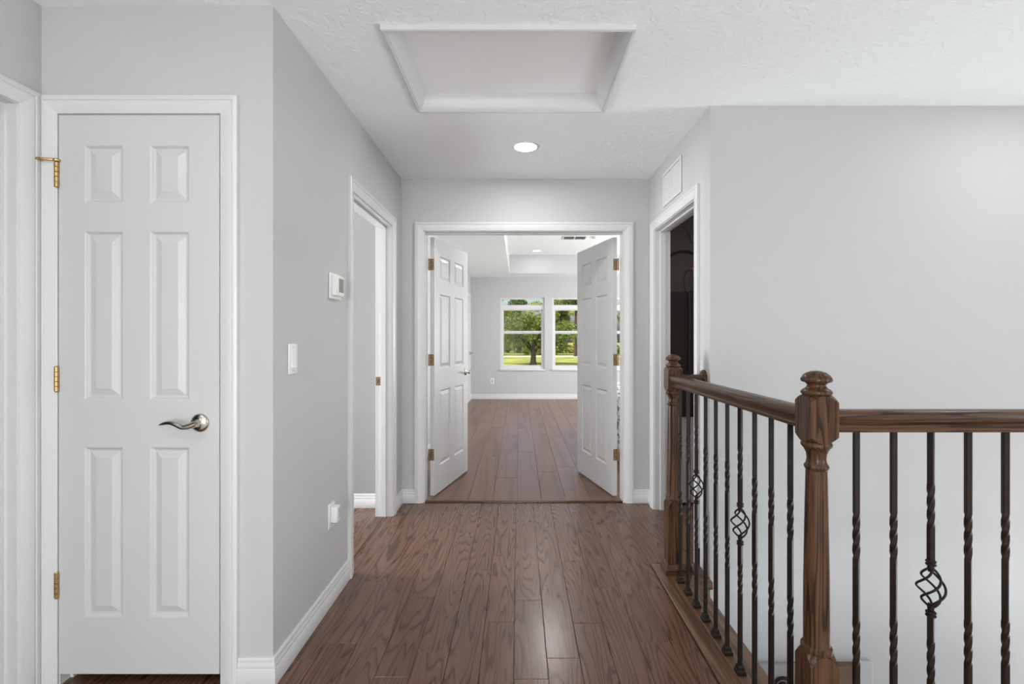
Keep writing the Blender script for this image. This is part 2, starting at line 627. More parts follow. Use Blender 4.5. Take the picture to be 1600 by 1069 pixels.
HX0, HX1, HY0, HY1 = -0.534, 0.456, 1.850, 2.540        # outer edge of the hatch trim
ceiling_with_hole('ceiling', -3.515, 5.115, -4.315, FARY + WT, CEIL, CEIL + 0.11, HX0 + 0.020, HX1 - 0.020, HY0 + 0.020,
                  HY1 - 0.020, 'ceiling_paint', 'white knock-down textured hall ceiling')
TX0, TX1, TY0, TY1, TZ = -0.17, 3.2, 4.9, 9.13, 2.83
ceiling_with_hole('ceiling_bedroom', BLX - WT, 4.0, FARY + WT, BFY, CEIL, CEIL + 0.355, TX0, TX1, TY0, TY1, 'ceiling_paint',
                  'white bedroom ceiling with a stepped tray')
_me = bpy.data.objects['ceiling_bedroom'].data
_me.materials.append(MATS['wall_paint'])  # upright tray faces get the darker wall grey in place of shade
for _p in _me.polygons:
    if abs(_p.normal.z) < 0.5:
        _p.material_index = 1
bm = bmesh.new()
box(bm, TX0 - 0.05, TX1 + 0.05, TY0 - 0.05, TY1 + 0.05, TZ, TZ + 0.1)
structure(link_mesh('ceiling_tray', bm, 'ceiling_paint'), 'raised white centre panel of the bedroom tray ceiling', 'ceiling')


# ------------------------------------------------------------------ floors
def plank_mesh(w, l, t=0.014, c=0.0014):
    me_name = 'plank'
    bm = bmesh.new()
    hw, hl = w / 2, l / 2
    lo = [bm.verts.new((sx * hw, sy * hl, -t)) for sx, sy in ((-1, -1), (1, -1), (1, 1), (-1, 1))]
    md = [bm.verts.new((sx * hw, sy * hl, -c)) for sx, sy in ((-1, -1), (1, -1), (1, 1), (-1, 1))]
    hi = [bm.verts.new((sx * (hw - c), sy * (hl - c), 0)) for sx, sy in ((-1, -1), (1, -1), (1, 1), (-1, 1))]
    bm.faces.new(hi)
    for a, b_ in ((lo, md), (md, hi)):
        for k in range(4):
            j = (k + 1) % 4
            bm.faces.new((a[k], a[j], b_[j], b_[k]))
    bm.faces.new(list(reversed(lo)))
    bmesh.ops.recalc_face_normals(bm, faces=bm.faces)
    me = bpy.data.meshes.new(me_name)
    bm.to_mesh(me)
    bm.free()
    return me


def lay_planks(parent, mat, xs, ranges, lmin, lmax, gap, rng):
    for x0, x1 in zip(xs, xs[1:]):
        for (ra, rb, ya, yb) in ranges:
            xa, xb = max(x0, ra), min(x1, rb)
            if xb - xa < 0.012:
                continue
            y = ya - rng.random() * lmax * 0.8
            while y < yb - 0.005:
                l = rng.uniform(lmin, lmax)
                a, b_ = max(y, ya), min(y + l, yb)
                if yb - b_ < 0.12:
                    b_ = yb
                if b_ - a > 0.02:
                    me = plank_mesh(xb - xa - gap, b_ - a - gap)
                    me.materials.append(MATS[mat])
                    o = bpy.data.objects.new('plank', me)
                    o.location = ((xa + xb) / 2, (a + b_) / 2, 0)
                    COL.objects.link(o)
                    o.parent = parent
                y = b_


bm = bmesh.new()
box(bm, -3.4, 0.80, -4.2, FARY, -0.26, -0.0142)
box(bm, 0.80, 5.0, -4.2, 1.40, -0.26, -0.0142)
box(bm, 0.80, 3.4, 2.60, FARY, -0.26, -0.0142)
floor = structure(link_mesh('floor', bm, 'oak_floor'), 'dark brown oak plank hall floor', 'floor')
rng = random.Random(11)
xs = [0.112 + 0.13 * k for k in range(-16, 9)]
lay_planks(floor, 'oak_floor', xs, [
    (-1.738, HL, 0.9, 2.35), (-2.0, HL, 2.47, 3.56),
    (HL, 0.733, 0.9, FARY - 0.002), (0.733, 1.13, 2.665, FARY - 0.002)], 0.45, 1.35, 0.0012, rng)

bm = bmesh.new()
box(bm, NLX, 4.99, -4.2, 0.85, -0.0141, 0.004)
structure(link_mesh('floor_loft', bm, 'bounce_carpet'), 'unseen pale loft carpet added to bounce light upward', 'floor')
bm = bmesh.new()
box(bm, BLX, 4.0, FARY, BFY, -0.26, -0.0142)
floor_b = structure(link_mesh('floor_bedroom', bm, 'bedroom_floor_wood'), 'lighter brown wide plank floor in the bedroom', 'floor')
xs = [-0.01 + 0.19 * k for k in range(-6, 22)]
lay_planks(floor_b, 'bedroom_floor_wood', xs, [(BLX, 3.99, FARY + 0.034, BFY)], 0.7, 1.9, 0.0016, random.Random(5))


def board(name, parent, mat, x0, x1, y0, y1, z0, z1, c=0.004):
    cx, cy = (x0 + x1) / 2, (y0 + y1) / 2
    bm = bmesh.new()
    cbox(bm, x0 - cx, x1 - cx, y0 - cy, y1 - cy, z0, z1, c, 2)
    return link_mesh(name, bm, mat, parent, True, (cx, cy, 0))


# threshold strip in the double doorway and in the left doorway
board('threshold', floor, 'stained_oak_X', -0.716, 0.799, FARY, FARY + 0.034, -0.014, 0.009, 0.004)
board('threshold', floor, 'nosing_oak_Y', -0.975, -0.945, 2.585, 3.375, -0.001, 0.004, 0.0015)
# nosing boards round the stair opening
NT = 0.010
board('nosing_board', floor, 'nosing_oak_Y', 0.735, 0.93, 1.242, 2.662, -0.03, NT, 0.006)
board('nosing_board', floor, 'nosing_oak_X', 0.9305, 0.999, 2.455, 2.662, -0.03, NT, 0.006)
board('nosing_board', floor, 'nosing_oak_X', 0.9305, 4.9, 1.242, 1.437, -0.03, NT, 0.006)
# white fascia below the nosing
for (x0, x1, y0, y1, nm) in ((0.80, 0.905, 1.41, STY, 'trim_1'), (0.905, 4.95, 1.41, 1.425, 'trim_2')):
    bm = bmesh.new()
    box(bm, x0 if nm == 'trim_1' else x0, x1, y0, y1, -0.26, -0.03)
    structure(link_mesh(nm, bm, 'trim_white'), 'white fascia board below the floor edge at the stair opening', 'trim')
bm = bmesh.new()
box(bm, 0.80, 5.0, 1.30, STY, LOW - 0.1, LOW)
structure(link_mesh('floor_lower', bm, 'bounce_tile'), 'floor at the bottom of the stairwell, pale tile added to bounce light upward', 'floor')

# ------------------------------------------------------------------ casings, jambs, baseboards
CASING = [(0.0, 0.0), (0.0, 0.009), (0.004, 0.0115), (0.012, 0.0115), (0.016, 0.0135), (0.026, 0.0150), (0.036, 0.0175),
          (0.042, 0.0175), (0.045, 0.0150), (0.048, 0.0185), (0.060, 0.0185), (0.064, 0.0165), (0.064, 0.0)]
BASE = [(0.0, 0.0), (0.013, 0.0), (0.014, 0.003), (0.014, 0.062), (0.0115, 0.066), (0.0125, 0.072), (0.0120, 0.078), (0.0095, 0.084),
        (0.0085, 0.089), (0.0095, 0.092), (0.0085, 0.099), (0.006, 0.103), (0.0, 0.103)]


def casing(parent, P, a0, a1, zt, zb=0.0, legs=(True, True)):
    """P(u, v, z): u along the wall, v out of the wall. a0/a1 inner edges, zt inner head height"""
    if legs[0]:
        bm = bmesh.new()
        prism(bm, CASING, lambda p: P(a0 - p[0], p[1], zb), lambda p: P(a0 - p[0], p[1], zt + p[0]))
        link_mesh('casing_leg', bm, 'trim_white', parent, True)
    if legs[1]:
        bm = bmesh.new()
        prism(bm, CASING, lambda p: P(a1 + p[0], p[1], zb), lambda p: P(a1 + p[0], p[1], zt + p[0]))
        link_mesh('casing_leg', bm, 'trim_white', parent, True)
    bm = bmesh.new()
    prism(bm, CASING, lambda p: P(a0 - p[0], p[1], zt + p[0]), lambda p: P(a1 + p[0], p[1], zt + p[0]))
    link_mesh('casing_head', bm, 'trim_white', parent, True)


def jambs(parent, P, a0, a1, zt, depth=WT, t=0.017, stop=None, zb=0.0):
    """boards lining the opening: a0/a1 clear width, v from 0 to -depth; stop=(v0, v1, proj)"""
    def bx(name, u0, u1, v0, v1, z0, z1):
        bm = bmesh.new()
        vs = [bm.verts.new(P(u, v, z)) for z in (z0, z1) for v in (v0, v1) for u in (u0, u1)]
        for f in ((0, 1, 3, 2), (4, 6, 7, 5), (0, 4, 5, 1), (2, 3, 7, 6), (0, 2, 6, 4), (1, 5, 7, 3)):
            bm.faces.new([vs[i] for i in f])
        return link_mesh(name, bm, 'trim_white', parent)
    bx('jamb', a0 - t, a0, -depth, 0, zb, zt)
    bx('jamb', a1, a1 + t, -depth, 0, zb, zt)
    bx('head_jamb', a0 - t, a1 + t, -depth, 0, zt, zt + t)
    if stop:
        v0, v1, pr = stop
        if pr > 0.0:
            bx('door_stop', a0, a0 + pr, v0, v1, zb, zt - 0.011)
            bx('door_stop', a1 - pr, a1, v0, v1, zb, zt - 0.011)
        bx('door_stop', a0, a1, v0, v1, zt - 0.011, zt)


# P maps
PL = lambda u, v, z: (HL + v, u, z)               # left hall wall, out = +X
PLi = lambda u, v, z: (HL - WT - v, u, z)         # its other side
PC = lambda u, v, z: (u, CLY - v, z)              # closet wall, out = -Y
PN = lambda u, v, z: (NLX + v, u, z)              # near-left wall
PF = lambda u, v, z: (u, FARY - v, z)             # far wall
PFi = lambda u, v, z: (u, FARY + WT + v, z)
PR = lambda u, v, z: (HR - v, u, z)               # right wall, out = -X
PB = lambda u, v, z: (BLX + v, u, z)              # bedroom left wall
PBF = lambda u, v, z: (u, BFY - v, z)

t1 = structure(empty('trim_3', (HL, 2.98, 0)), 'white casing around the open doorway in the left hall wall', 'trim')


def reparent_keep(parent):
    """children were built in world space: keep them there"""
    for o in bpy.data.objects:
        if o.parent == parent:
            o.matrix_parent_inverse = Matrix.Translation(-Vector(parent.location))


casing(t1, PL, 2.575, 3.385, 2.05)
jambs(t1, PL, 2.580, 3.380, 2.045, stop=(-0.075, -0.040, 0.011))
t2 = structure(empty('trim_4', (-1.377, CLY, 0)), 'white casing around the narrow closet door', 'trim')
casing(t2, PC, -1.672, -1.081, 2.079)
jambs(t2, PC, -1.670, -1.083, 2.077, stop=(-0.075, -0.040, 0.011))
t3 = structure(empty('trim_5', (NLX, 1.25, 0)), 'white casing at the left edge of the picture', 'trim')
casing(t3, PN, 0.835, 1.664, 2.080)
jambs(t3, PN, 0.838, 1.658, 2.077, stop=(-0.075, -0.040, 0.011))
t4 = structure(empty('trim_6', (0.04, FARY, 0)), 'white casing around the open double doors', 'trim')
casing(t4, PF, -0.727, 0.812, 2.078)
jambs(t4, PF, -0.716, 0.799, 2.072, stop=(-0.075, -0.045, 0.0))
t5 = structure(empty('trim_7', (HR, 3.11, 0)), 'white casing around the doorway into the dark side room', 'trim')
casing(t5, PR, 2.706, 3.522, 2.05)
jambs(t5, PR, 2.712, 3.517, 2.045, stop=(-0.075, -0.040, 0.011))
t6 = structure(empty('trim_8', (BLX, 9.1, 0)), 'white casing of the door on the bedroom left wall', 'trim')
casing(t6, PB, 8.715, 9.515, 2.05)
jambs(t6, PB, 8.718, 9.512, 2.045)
# strike plate on the far jamb of the left doorway
bm = bmesh.new()
cbox(bm, HL - 0.112, HL - 0.076, 3.3788, 3.3805, 0.925, 0.985, 0.0006)
link_mesh('strike_plate', bm, 'brass_antique', t1)
bm = bmesh.new()
box(bm, HL - 0.100, HL - 0.088, 3.3778, 3.379, 0.94, 0.97)
link_mesh('strike_hole', bm, 'dark_slot', t1)
for t in (t1, t2, t3, t4, t5, t6):
    reparent_keep(t)


def baseboard(name, label, runs):
    """runs: (P, u0, u1, e0, e1): e = mitre sign at each end (+1 outside corner, -1 inside corner, 0 square)"""
    bm = bmesh.new()
    for P, u0, u1, e0, e1 in runs:
        prism(bm, BASE, lambda p: P(u0 - e0 * p[0], p[0], p[1]), lambda p: P(u1 + e1 * p[0], p[0], p[1]))
    o = link_mesh(name, bm, 'trim_white', None, True)
    return structure(o, label, 'baseboard')


PLR = lambda u, v, z: (u, 3.56 - v, z)
PST = lambda u, v, z: (u, STY - v, z)
PSR = lambda u, v, z: (u, FARY - v, z)
baseboard('baseboard_left', 'white moulded baseboard along the left hall wall',
          [(PL, CLY, 2.511, 1, 0), (PL, 3.449, FARY, 0, -1)])
baseboard('baseboard_closet', 'short white baseboard right of the closet door', [(PC, -1.017, HL, 0, 1)])
baseboard('baseboard_far', 'white baseboard at the hall end wall beside the double doors',
          [(PF, HL, -0.791, -1, 0), (PF, 0.876, HR, 0, -1)])
baseboard('baseboard_right', 'white baseboard on the right hall wall',
          [(PR, STY + 0.17, 2.642, 0, 0), (PR, 3.586, FARY, 0, -1)])
baseboard('baseboard_left_room', 'white baseboard inside the left side room', [(PLR, -3.4, HL - WT, -1, 0)])
baseboard('baseboard_bedroom', 'white baseboard under the bedroom windows', [(PBF, BLX, 4.0, -1, -1)])
baseboard('baseboard_bedroom_left', 'white baseboard along the bedroom left wall',
          [(PB, FARY + WT, 8.651, 0, 0), (PB, 9.579, BFY, 0, -1)])
baseboard('baseboard_near_left', 'white baseboard along the near left wall', [(PN, -4.2, 0.771, -1, 0)])


# ------------------------------------------------------------------ doors
def door_leaf(root, w, z0, z1, cols, rows, t=0.035, x_off=0.0):
    """leaf spans x 0..w, y -t..0 with six moulded panels; returns nothing, parts become children of root"""
    xs = sorted({x_off, x_off + w, *[c for ab in cols for c in ab]})
    zs = sorted({z0, z1, *[c for ab in rows for c in ab]})
    bm = bmesh.new()
    V = {}

    def v(i, s, k):
        if (i, s, k) not in V:
            V[i, s, k] = bm.verts.new((xs[i], (-t, 0.0)[s], zs[k]))
        return V[i, s, k]

    def hole(i, k):
        cx, cz = (xs[i] + xs[i + 1]) / 2, (zs[k] + zs[k + 1]) / 2
        return any(a < cx < b_ for a, b_ in cols) and any(a < cz < b_ for a, b_ in rows)
    nx, nz = len(xs) - 1, len(zs) - 1
    for i in range(nx):
        for k in range(nz):
            if hole(i, k):
                for (p, q) in (((i, k), (i + 1, k)), ((i + 1, k), (i + 1, k + 1)), ((i + 1, k + 1), (i, k + 1)), ((i, k + 1), (i, k))):
                    bm.faces.new((v(p[0], 0, p[1]), v(q[0], 0, q[1]), v(q[0], 1, q[1]), v(p[0], 1, p[1])))
                continue
            for s in (0, 1):
                bm.faces.new((v(i, s, k), v(i + 1, s, k), v(i + 1, s, k + 1), v(i, s, k + 1)))
    for i in range(nx):
        for k in (0, nz):
            bm.faces.new((v(i, 0, k), v(i + 1, 0, k), v(i + 1, 1, k), v(i, 1, k)))
    for k in range(nz):
        for i in (0, nx):
            bm.faces.new((v(i, 0, k), v(i, 0, k + 1), v(i, 1, k + 1), v(i, 1, k)))
    link_mesh('leaf', bm, 'door_white', root)
    for (xa, xb) in cols:
        for (za, zb) in rows:
            bm = bmesh.new()
            a = raised_panel(bm, xa, xb, za, zb, -t, -1)
            b_ = raised_panel(bm, xa, xb, za, zb, 0.0, 1)
            # depth of the profile runs into the leaf on both faces
            for k in range(4):
                j = (k + 1) % 4
                bm.faces.new((a[k], a[j], b_[j], b_[k]))
            link_mesh('panel', bm, 'door_white', root)


def raised_panel(bm, x0, x1, z0, z1, yf, sgn):  # sgn -1: front face at low y, +1: back face
    prof = [(0.0, 0.0), (0.004, 0.0015), (0.010, 0.0085), (0.014, 0.0095), (0.018, 0.0090), (0.038, 0.0025), (0.041, 0.0012)]
    rings = []
    for ins, d in prof:
        y = yf - sgn * d
        rings.append([bm.verts.new(p) for p in ((x0 + ins, y, z0 + ins), (x1 - ins, y, z0 + ins),
                                                (x1 - ins, y, z1 - ins), (x0 + ins, y, z1 - ins))])
    for a, b_ in zip(rings, rings[1:]):
        for k in range(4):
            j = (k + 1) % 4
            bm.faces.new((a[k], a[j], b_[j], b_[k]))
    bm.faces.new(rings[-1])
    return rings[0]


def lever_handle(parent, loc, out=-1, direction=-1, mat='nickel'):
    """round rose and S-curved lever; out = sign of local y, direction = sign of local x of the lever"""
    h = empty('handle', loc, 0, parent)
    bm = bmesh.new()
    prof = [(0.0335, 0.0), (0.0335, 0.003), (0.031, 0.007), (0.024, 0.0105), (0.015, 0.0125), (0.0115, 0.016), (0.0105, 0.040), (0.009, 0.044)]
    lathe(bm, [(r, out * h_) for r, h_ in prof], 32, axis='Y')
    link_mesh('rose', bm, mat, h, True, angle=50)
    bm = bmesh.new()
    pts, rad = [], []
    for k in range(19):
        s = k / 18
        x = direction * (-0.012 + 0.128 * s)
        z = 0.004 - 0.014 * math.sin(min(1, s * 2.0) * math.pi * 0.5) * (1 - s) * 1.3 + 0.012 * math.sin(max(0, (s - 0.35) / 0.65) * math.pi) - 0.004 * s
        y = out * (0.042 + 0.006 * math.sin(s * math.pi))
        pts.append((x, y, z))
        rad.append(0.0115 - 0.006 * s if s < 0.9 else 0.0062 - 0.03 * (s - 0.9))
    tube(bm, pts, rad, 12)
    link_mesh('lever', bm, mat, h, True, angle=60)
    return h


def butt_hinge(parent, loc, rz, mat, with_stop=False, face=False):
    """knuckle with two leaves; origin at the pin centre"""
    h = empty('hinge', loc, rz, parent)
    bm = bmesh.new()
    for k in range(5):
        z0 = -0.044 + k * 0.0178
        lathe(bm, [(0.0052, z0), (0.0065, z0 + 0.0008), (0.0065, z0 + 0.0164), (0.0052, z0 + 0.0172)], 12)
    lathe(bm, [(0.0045, -0.047), (0.0055, -0.0445)], 10)
    lathe(bm, [(0.0055, 0.0452), (0.0045, 0.048)], 10)
    link_mesh('knuckle', bm, mat, h, True)
    return h


# closet door (closed)
d1 = structure(empty('door_1', (-1.668, CLY - 0.007, 0)), 'closed narrow white six-panel closet door with a lever handle', 'door')
rows_c = [(0.25, 0.869), (1.039, 1.653), (1.755, 1.965)]
d1_w = 0.583
cols_c = [(0.093, 0.233), (0.331, 0.473)]
door_leaf(d1, d1_w, 0.045, 2.073, cols_c, rows_c)
for o in list(d1.children):
    o.location.y += 0.035
lever_handle(d1, (0.513, 0.0, 0.957), -1, -1)
for hz in (1.856, 1.116, 0.369):
    h = butt_hinge(d1, (-0.002, -0.007, hz), 0, 'brass')
    bm = bmesh.new()
    cbox(bm, -0.012, 0.0, 0.0015, 0.0065, -0.044, 0.045, 0.0008)
    link_mesh('hinge_leaf', bm, 'brass', h)
    if hz > 1.8:
        bm = bmesh.new()
        lathe(bm, [(0.011, 0.048), (0.0115, 0.050), (0.0115, 0.054), (0.010, 0.056)], 14)
        tube(bm, [(0, 0, 0.052), (-0.020, -0.012, 0.052), (-0.040, -0.018, 0.051)], [0.005, 0.0045, 0.004], 10)
        lathe(bm, [(0.0065, -0.052), (0.0070, -0.046), (0.0060, -0.040)], 10, axis='X', origin=(0, -0.0185, 0.051))
        link_mesh('pin_stop', bm, 'brass', h, True)


def double_leaf(name, hinge_x, sgn, angle, label, handle):
    """sgn=+1: hinged on the left jamb, leaf reaches to +x when closed; swings into the bedroom"""
    r = structure(empty(name, (hinge_x, FARY + WT + 0.008, 0)), label, 'door')
    w = 0.744
    cols = [(0.118, 0.338), (0.430, 0.650)]
    rows = [(0.225, 0.835), (1.010, 1.615), (1.720, 1.925)]
    door_leaf(r, w, 0.012, 2.055, cols, rows, x_off=0.010)
    for o in r.children:
        o.location.y = -0.006
    if handle:
        lever_handle(r, (0.695, -0.041, 0.945), -1, -1)
        lever_handle(r, (0.695, -0.006, 0.945), 1, -1)
    for hz in (1.84, 1.085, 0.335):
        h = butt_hinge(r, (0.0, 0.0, hz), 0, 'brass_antique')
        bm = bmesh.new()
        cbox(bm, 0.0080, 0.0105, -0.038, -0.004, -0.044, 0.045, 0.0008)
        link_mesh('hinge_leaf', bm, 'brass_antique', h)
        bm = bmesh.new()
        for sz in (-0.03, 0.0, 0.03):
            lathe(bm, [(0.004, 0.0072), (0.004, 0.0084)], 8, axis='X', origin=(0, -0.026 if sz else -0.014, sz))
        link_mesh('screw', bm, 'screw_steel', h)
    if sgn < 0:
        # mirror every mesh in x (own copies of the data)
        for o in r.children_recursive:
            o.location.x *= -1
            if o.type == 'MESH':
                o.data.transform(Matrix.Scale(-1, 4, Vector((1, 0, 0))))
                o.data.flip_normals()
    r.rotation_euler = (0, 0, sgn * math.radians(angle))
    return r


double_leaf('door_2', -0.706, 1, 75.5, 'left white six-panel leaf of the open double doors', True)
double_leaf('door_3', 0.789, -1, 75.0, 'right white six-panel leaf of the open double doors', False)

# closed door in the bedroom left wall
d4 = structure(empty('door_4', (BLX - 0.02, 8.721, 0), math.radians(90)), 'closed white panel door on the bedroom left wall', 'door')
door_leaf(d4, 0.788, 0.012, 2.04, [(0.12, 0.345), (0.443, 0.668)], [(0.225, 0.835), (1.010, 1.615), (1.720, 1.925)])
lever_handle(d4, (0.72, -0.035, 0.945), -1, -1)

# ------------------------------------------------------------------ bedroom windows
for i, (a, b_) in enumerate(wins):
    w = structure(empty('window_%d' % (i + 1), ((a + b_) / 2, BFY + 0.07, WZ0)),
                  ['left white-framed bedroom window with the spreading oak in view',
                   'middle white-framed bedroom window partly behind the right door leaf',
                   'right white-framed bedroom window behind the right door leaf'][i], 'window')
    hw = (b_ - a) / 2
    H = WZ1 - WZ0

    def frame_ring(name, x0, x1, z0, z1, wd, y0, y1, bot=None, top=None):
        bm = bmesh.new()
        bo = wd if bot is None else bot
        tp = wd if top is None else top
        out_ = [(x0, z0), (x1, z0), (x1, z1), (x0, z1)]
        in_ = [(x0 + wd, z0 + bo), (x1 - wd, z0 + bo), (x1 - wd, z1 - tp), (x0 + wd, z1 - tp)]
        vo = [[bm.verts.new((x, y, z)) for x, z in out_] for y in (y0, y1)]
        vi = [[bm.verts.new((x, y, z)) for x, z in in_] for y in (y0, y1)]
        for k in range(4):
            j = (k + 1) % 4
            bm.faces.new((vo[0][k], vo[0][j], vi[0][j], vi[0][k]))
            bm.faces.new((vo[1][k], vo[1][j], vi[1][j], vi[1][k]))
            bm.faces.new((vo[0][k], vo[0][j], vo[1][j], vo[1][k]))
            bm.faces.new((vi[0][k], vi[0][j], vi[1][j], vi[1][k]))
        return link_mesh(name, bm, 'trim_white', w)
    # transom rail at z of px 476..484
    zt = CAM_Z + (526 - 480) / 77.0 - WZ0
    zm = CAM_Z + (526 - 519.5) / 77.0 - WZ0
    frame_ring('frame', -hw, hw, 0, H, 0.035, -0.03, 0.06)
    bm = bmesh.new()
    box(bm, -hw + 0.035, hw - 0.035, -0.028, 0.055, zt - 0.045, zt + 0.045)
    link_mesh('transom_rail', bm, 'trim_white', w)
    s1 = frame_ring('sash', -hw + 0.035, hw - 0.035, zm - 0.03, zt - 0.045, 0.030, 0.015, 0.045, bot=0.034, top=0.02)
    s2 = frame_ring('sash', -hw + 0.035, hw - 0.035, 0.035, zm + 0.03, 0.030, -0.02, 0.012, bot=0.045, top=0.034)
    for nm_, par, zz0, zz1, y in (('pane', s1, zm + 0.003, zt - 0.064, 0.03), ('pane', s2, 0.079, zm - 0.003, -0.004),
                                  ('pane', w, zt + 0.045, H - 0.035, 0.03)):
        bm = bmesh.new()
        e = 0.065 if par is not w else 0.035
        box(bm, -hw + e, hw - e, y - 0.002, y + 0.002, zz0, zz1)
        link_mesh(nm_, bm, 'window_glass', par)
    bm = bmesh.new()
    cbox(bm, -hw - 0.012, hw + 0.012, -0.095, -0.031, -0.022, 0.004, 0.004, 2)
    link_mesh('sill', bm, 'trim_white', w, True)
# loft windows behind the viewer, unseen and added for fill light
for i, (a, b_) in enumerate(((-1.4, 0.3), (0.9, 2.6), (3.15, 4.85))):
    w = structure(empty('window_%d' % (i + 4), ((a + b_) / 2, -4.26, 0.18)), 'unseen tall loft window added for fill light', 'window')
    hw = (b_ - a) / 2
    bm = bmesh.new()
    box(bm, -hw, -hw + 0.05, -0.04, 0.04, 0, 2.12)
    box(bm, hw - 0.05, hw, -0.04, 0.04, 0, 2.12)
    box(bm, -hw + 0.05, hw - 0.05, -0.04, 0.04, 0, 0.05)
    box(bm, -hw + 0.05, hw - 0.05, -0.04, 0.04, 2.07, 2.12)
    link_mesh('frame', bm, 'trim_white', w)
    bm = bmesh.new()
    box(bm, -hw + 0.05, hw - 0.05, -0.003, 0.003, 0.05, 2.07)
    link_mesh('pane', bm, 'window_glass', w)

for i, (px, y0, y1, z0, z1) in enumerate(((5.05, 1.53, 2.39, -2.25, 0.05), (5.05, -2.75, -0.25, 0.2, 2.28),
                                         (4.06, 4.2, 5.8, 0.6, 2.06), (4.06, 6.8, 8.4, 0.6, 2.06),
                                         (-3.46, 2.53, 3.49, 0.12, 2.12))):  # unseen windows added to go with the fill lights
    w = structure(empty('window_%d' % (i + 7), (px, (y0 + y1) / 2, z0)), ['unseen tall foyer window added for fill light', 'unseen loft side window added for fill light',
                  'unseen near side window of the bedroom added for fill light', 'unseen far side window of the bedroom added for fill light', 'unseen window of the left side room added for fill light'][i], 'window')
    hw, H = (y1 - y0) / 2, z1 - z0
    bm = bmesh.new()
    box(bm, -0.03, 0.03, -hw, -hw + 0.05, 0, H)
    box(bm, -0.03, 0.03, hw - 0.05, hw, 0, H)
    box(bm, -0.03, 0.03, -hw + 0.05, hw - 0.05, 0, 0.05)
    box(bm, -0.03, 0.03, -hw + 0.05, hw - 0.05, H - 0.05, H)
    link_mesh('frame', bm, 'trim_white', w)
    bm = bmesh.new()
    box(bm, -0.003, 0.003, -hw + 0.05, hw - 0.05, 0.05, H - 0.05)
    link_mesh('pane', bm, 'window_glass', w)

# ------------------------------------------------------------------ railing
RAILX = 0.83
NY0, NY1 = 1.335, 2.572
rail = tag(empty('stair_railing', (RAILX, NY0, 0)),
           'dark stained oak railing with twisted black iron balusters around the stairwell', 'railing')


def rel(x, y, z=0.0):
    return (x - RAILX, y - NY0, z)


def newel(x, y):
    n = empty('newel_post', rel(x, y), 0, rail)
    s = 0.038

    def block(name, z0, z1, cut_top, cut_bot):
        """square block whose ends are turned: corners fall away in a curved lamb's-tongue"""
        bm = bmesh.new()
        m = 6                                  # points per half side
        ring_xy = []
        for side in range(4):
            for k in range(2 * m):
                u = -1 + k / m
                p = [(u, -1), (1, u), (-u, 1), (-1, -u)][side]
                ring_xy.append((p[0] * s, p[1] * s))
        def drop(p):
            r = math.hypot(*p)
            return max(0.0, (r - s) / (s * (math.sqrt(2) - 1)))
        levels = []
        for (fn) in (lambda p: z0 + cut_bot * drop(p) ** 1.0, lambda p: z1 - cut_top * drop(p) ** 1.0):
            levels.append([bm.verts.new((p[0], p[1], fn(p))) for p in ring_xy])
        nn = len(ring_xy)
        for k in range(nn):
            j = (k + 1) % nn
            bm.faces.new((levels[0][k], levels[0][j], levels[1][j], levels[1][k]))
        for lev, zz in ((levels[0], z0), (levels[1], z1)):
            inner = []
            for p in ring_xy:
                r = math.hypot(*p)
                inner.append(bm.verts.new((p[0] / r * s * 0.9, p[1] / r * s * 0.9, zz)))
            for k in range(nn):
                j = (k + 1) % nn
                bm.faces.new((lev[k], lev[j], inner[j], inner[k]))
            bm.faces.new(inner)
        return link_mesh(name, bm, 'stained_oak_Z', n, True, angle=25)
    block('base_block', NT, 0.400, 0.030, 0.0)
    block('top_block', 0.978, 1.108, 0.018, 0.018)
    bm = bmesh.new()
    lathe(bm, [(0.034, 0.396), (0.0385, 0.400), (0.0395, 0.406), (0.0385, 0.412), (0.0335, 0.417), (0.0325, 0.425), (0.0325, 0.50),
               (0.0318, 0.60), (0.0295, 0.75), (0.0268, 0.885), (0.0265, 0.900), (0.0295, 0.904), (0.0312, 0.909), (0.0295, 0.914),
               (0.0262, 0.918), (0.0240, 0.930), (0.0255, 0.945), (0.0320, 0.960), (0.0365, 0.964), (0.0390, 0.969), (0.0385, 0.974),
               (0.0350, 0.979)], 32)
    link_mesh('turned_shaft', bm, 'stained_oak_Z', n, True)
    bm = bmesh.new()
    lathe(bm, [(0.030, 1.106), (0.0345, 1.108), (0.0385, 1.112), (0.0390, 1.117), (0.0345, 1.1225), (0.0275, 1.127), (0.0235, 1.133),
               (0.0235, 1.137), (0.0285, 1.1420), (0.0375, 1.1450), (0.0395, 1.1495), (0.0380, 1.155), (0.0330, 1.163), (0.0240, 1.170), (0.0120, 1.1740),
               (0.002, 1.1750)], 32)
    link_mesh('finial', bm, 'stained_oak_Z', n, True, angle=50)
    bm = bmesh.new()
    pts = [(0.0, NT), (0.016, NT), (0.016, NT + 0.030), (0.012, NT + 0.034), (0.011, NT + 0.040), (0.005, NT + 0.050), (0.0, NT + 0.054)]
    for (fx, fy) in ((0, -1), (0, 1), (-1, 0), (1, 0)):
        def mp(sg):
            def f(p, fx=fx, fy=fy, sg=sg):
                d = s + p[0]
                e = sg * (s + p[0])
                return (fx * d + (e if fx == 0 else 0), fy * d + (e if fy == 0 else 0), p[1])
            return f
        prism(bm, pts, mp(-1), mp(1))
    link_mesh('base_moulding', bm, 'stained_oak_X', n, True)
    return n


newel(RAILX, NY0)
newel(RAILX, NY1)
newel(3.05, NY0)

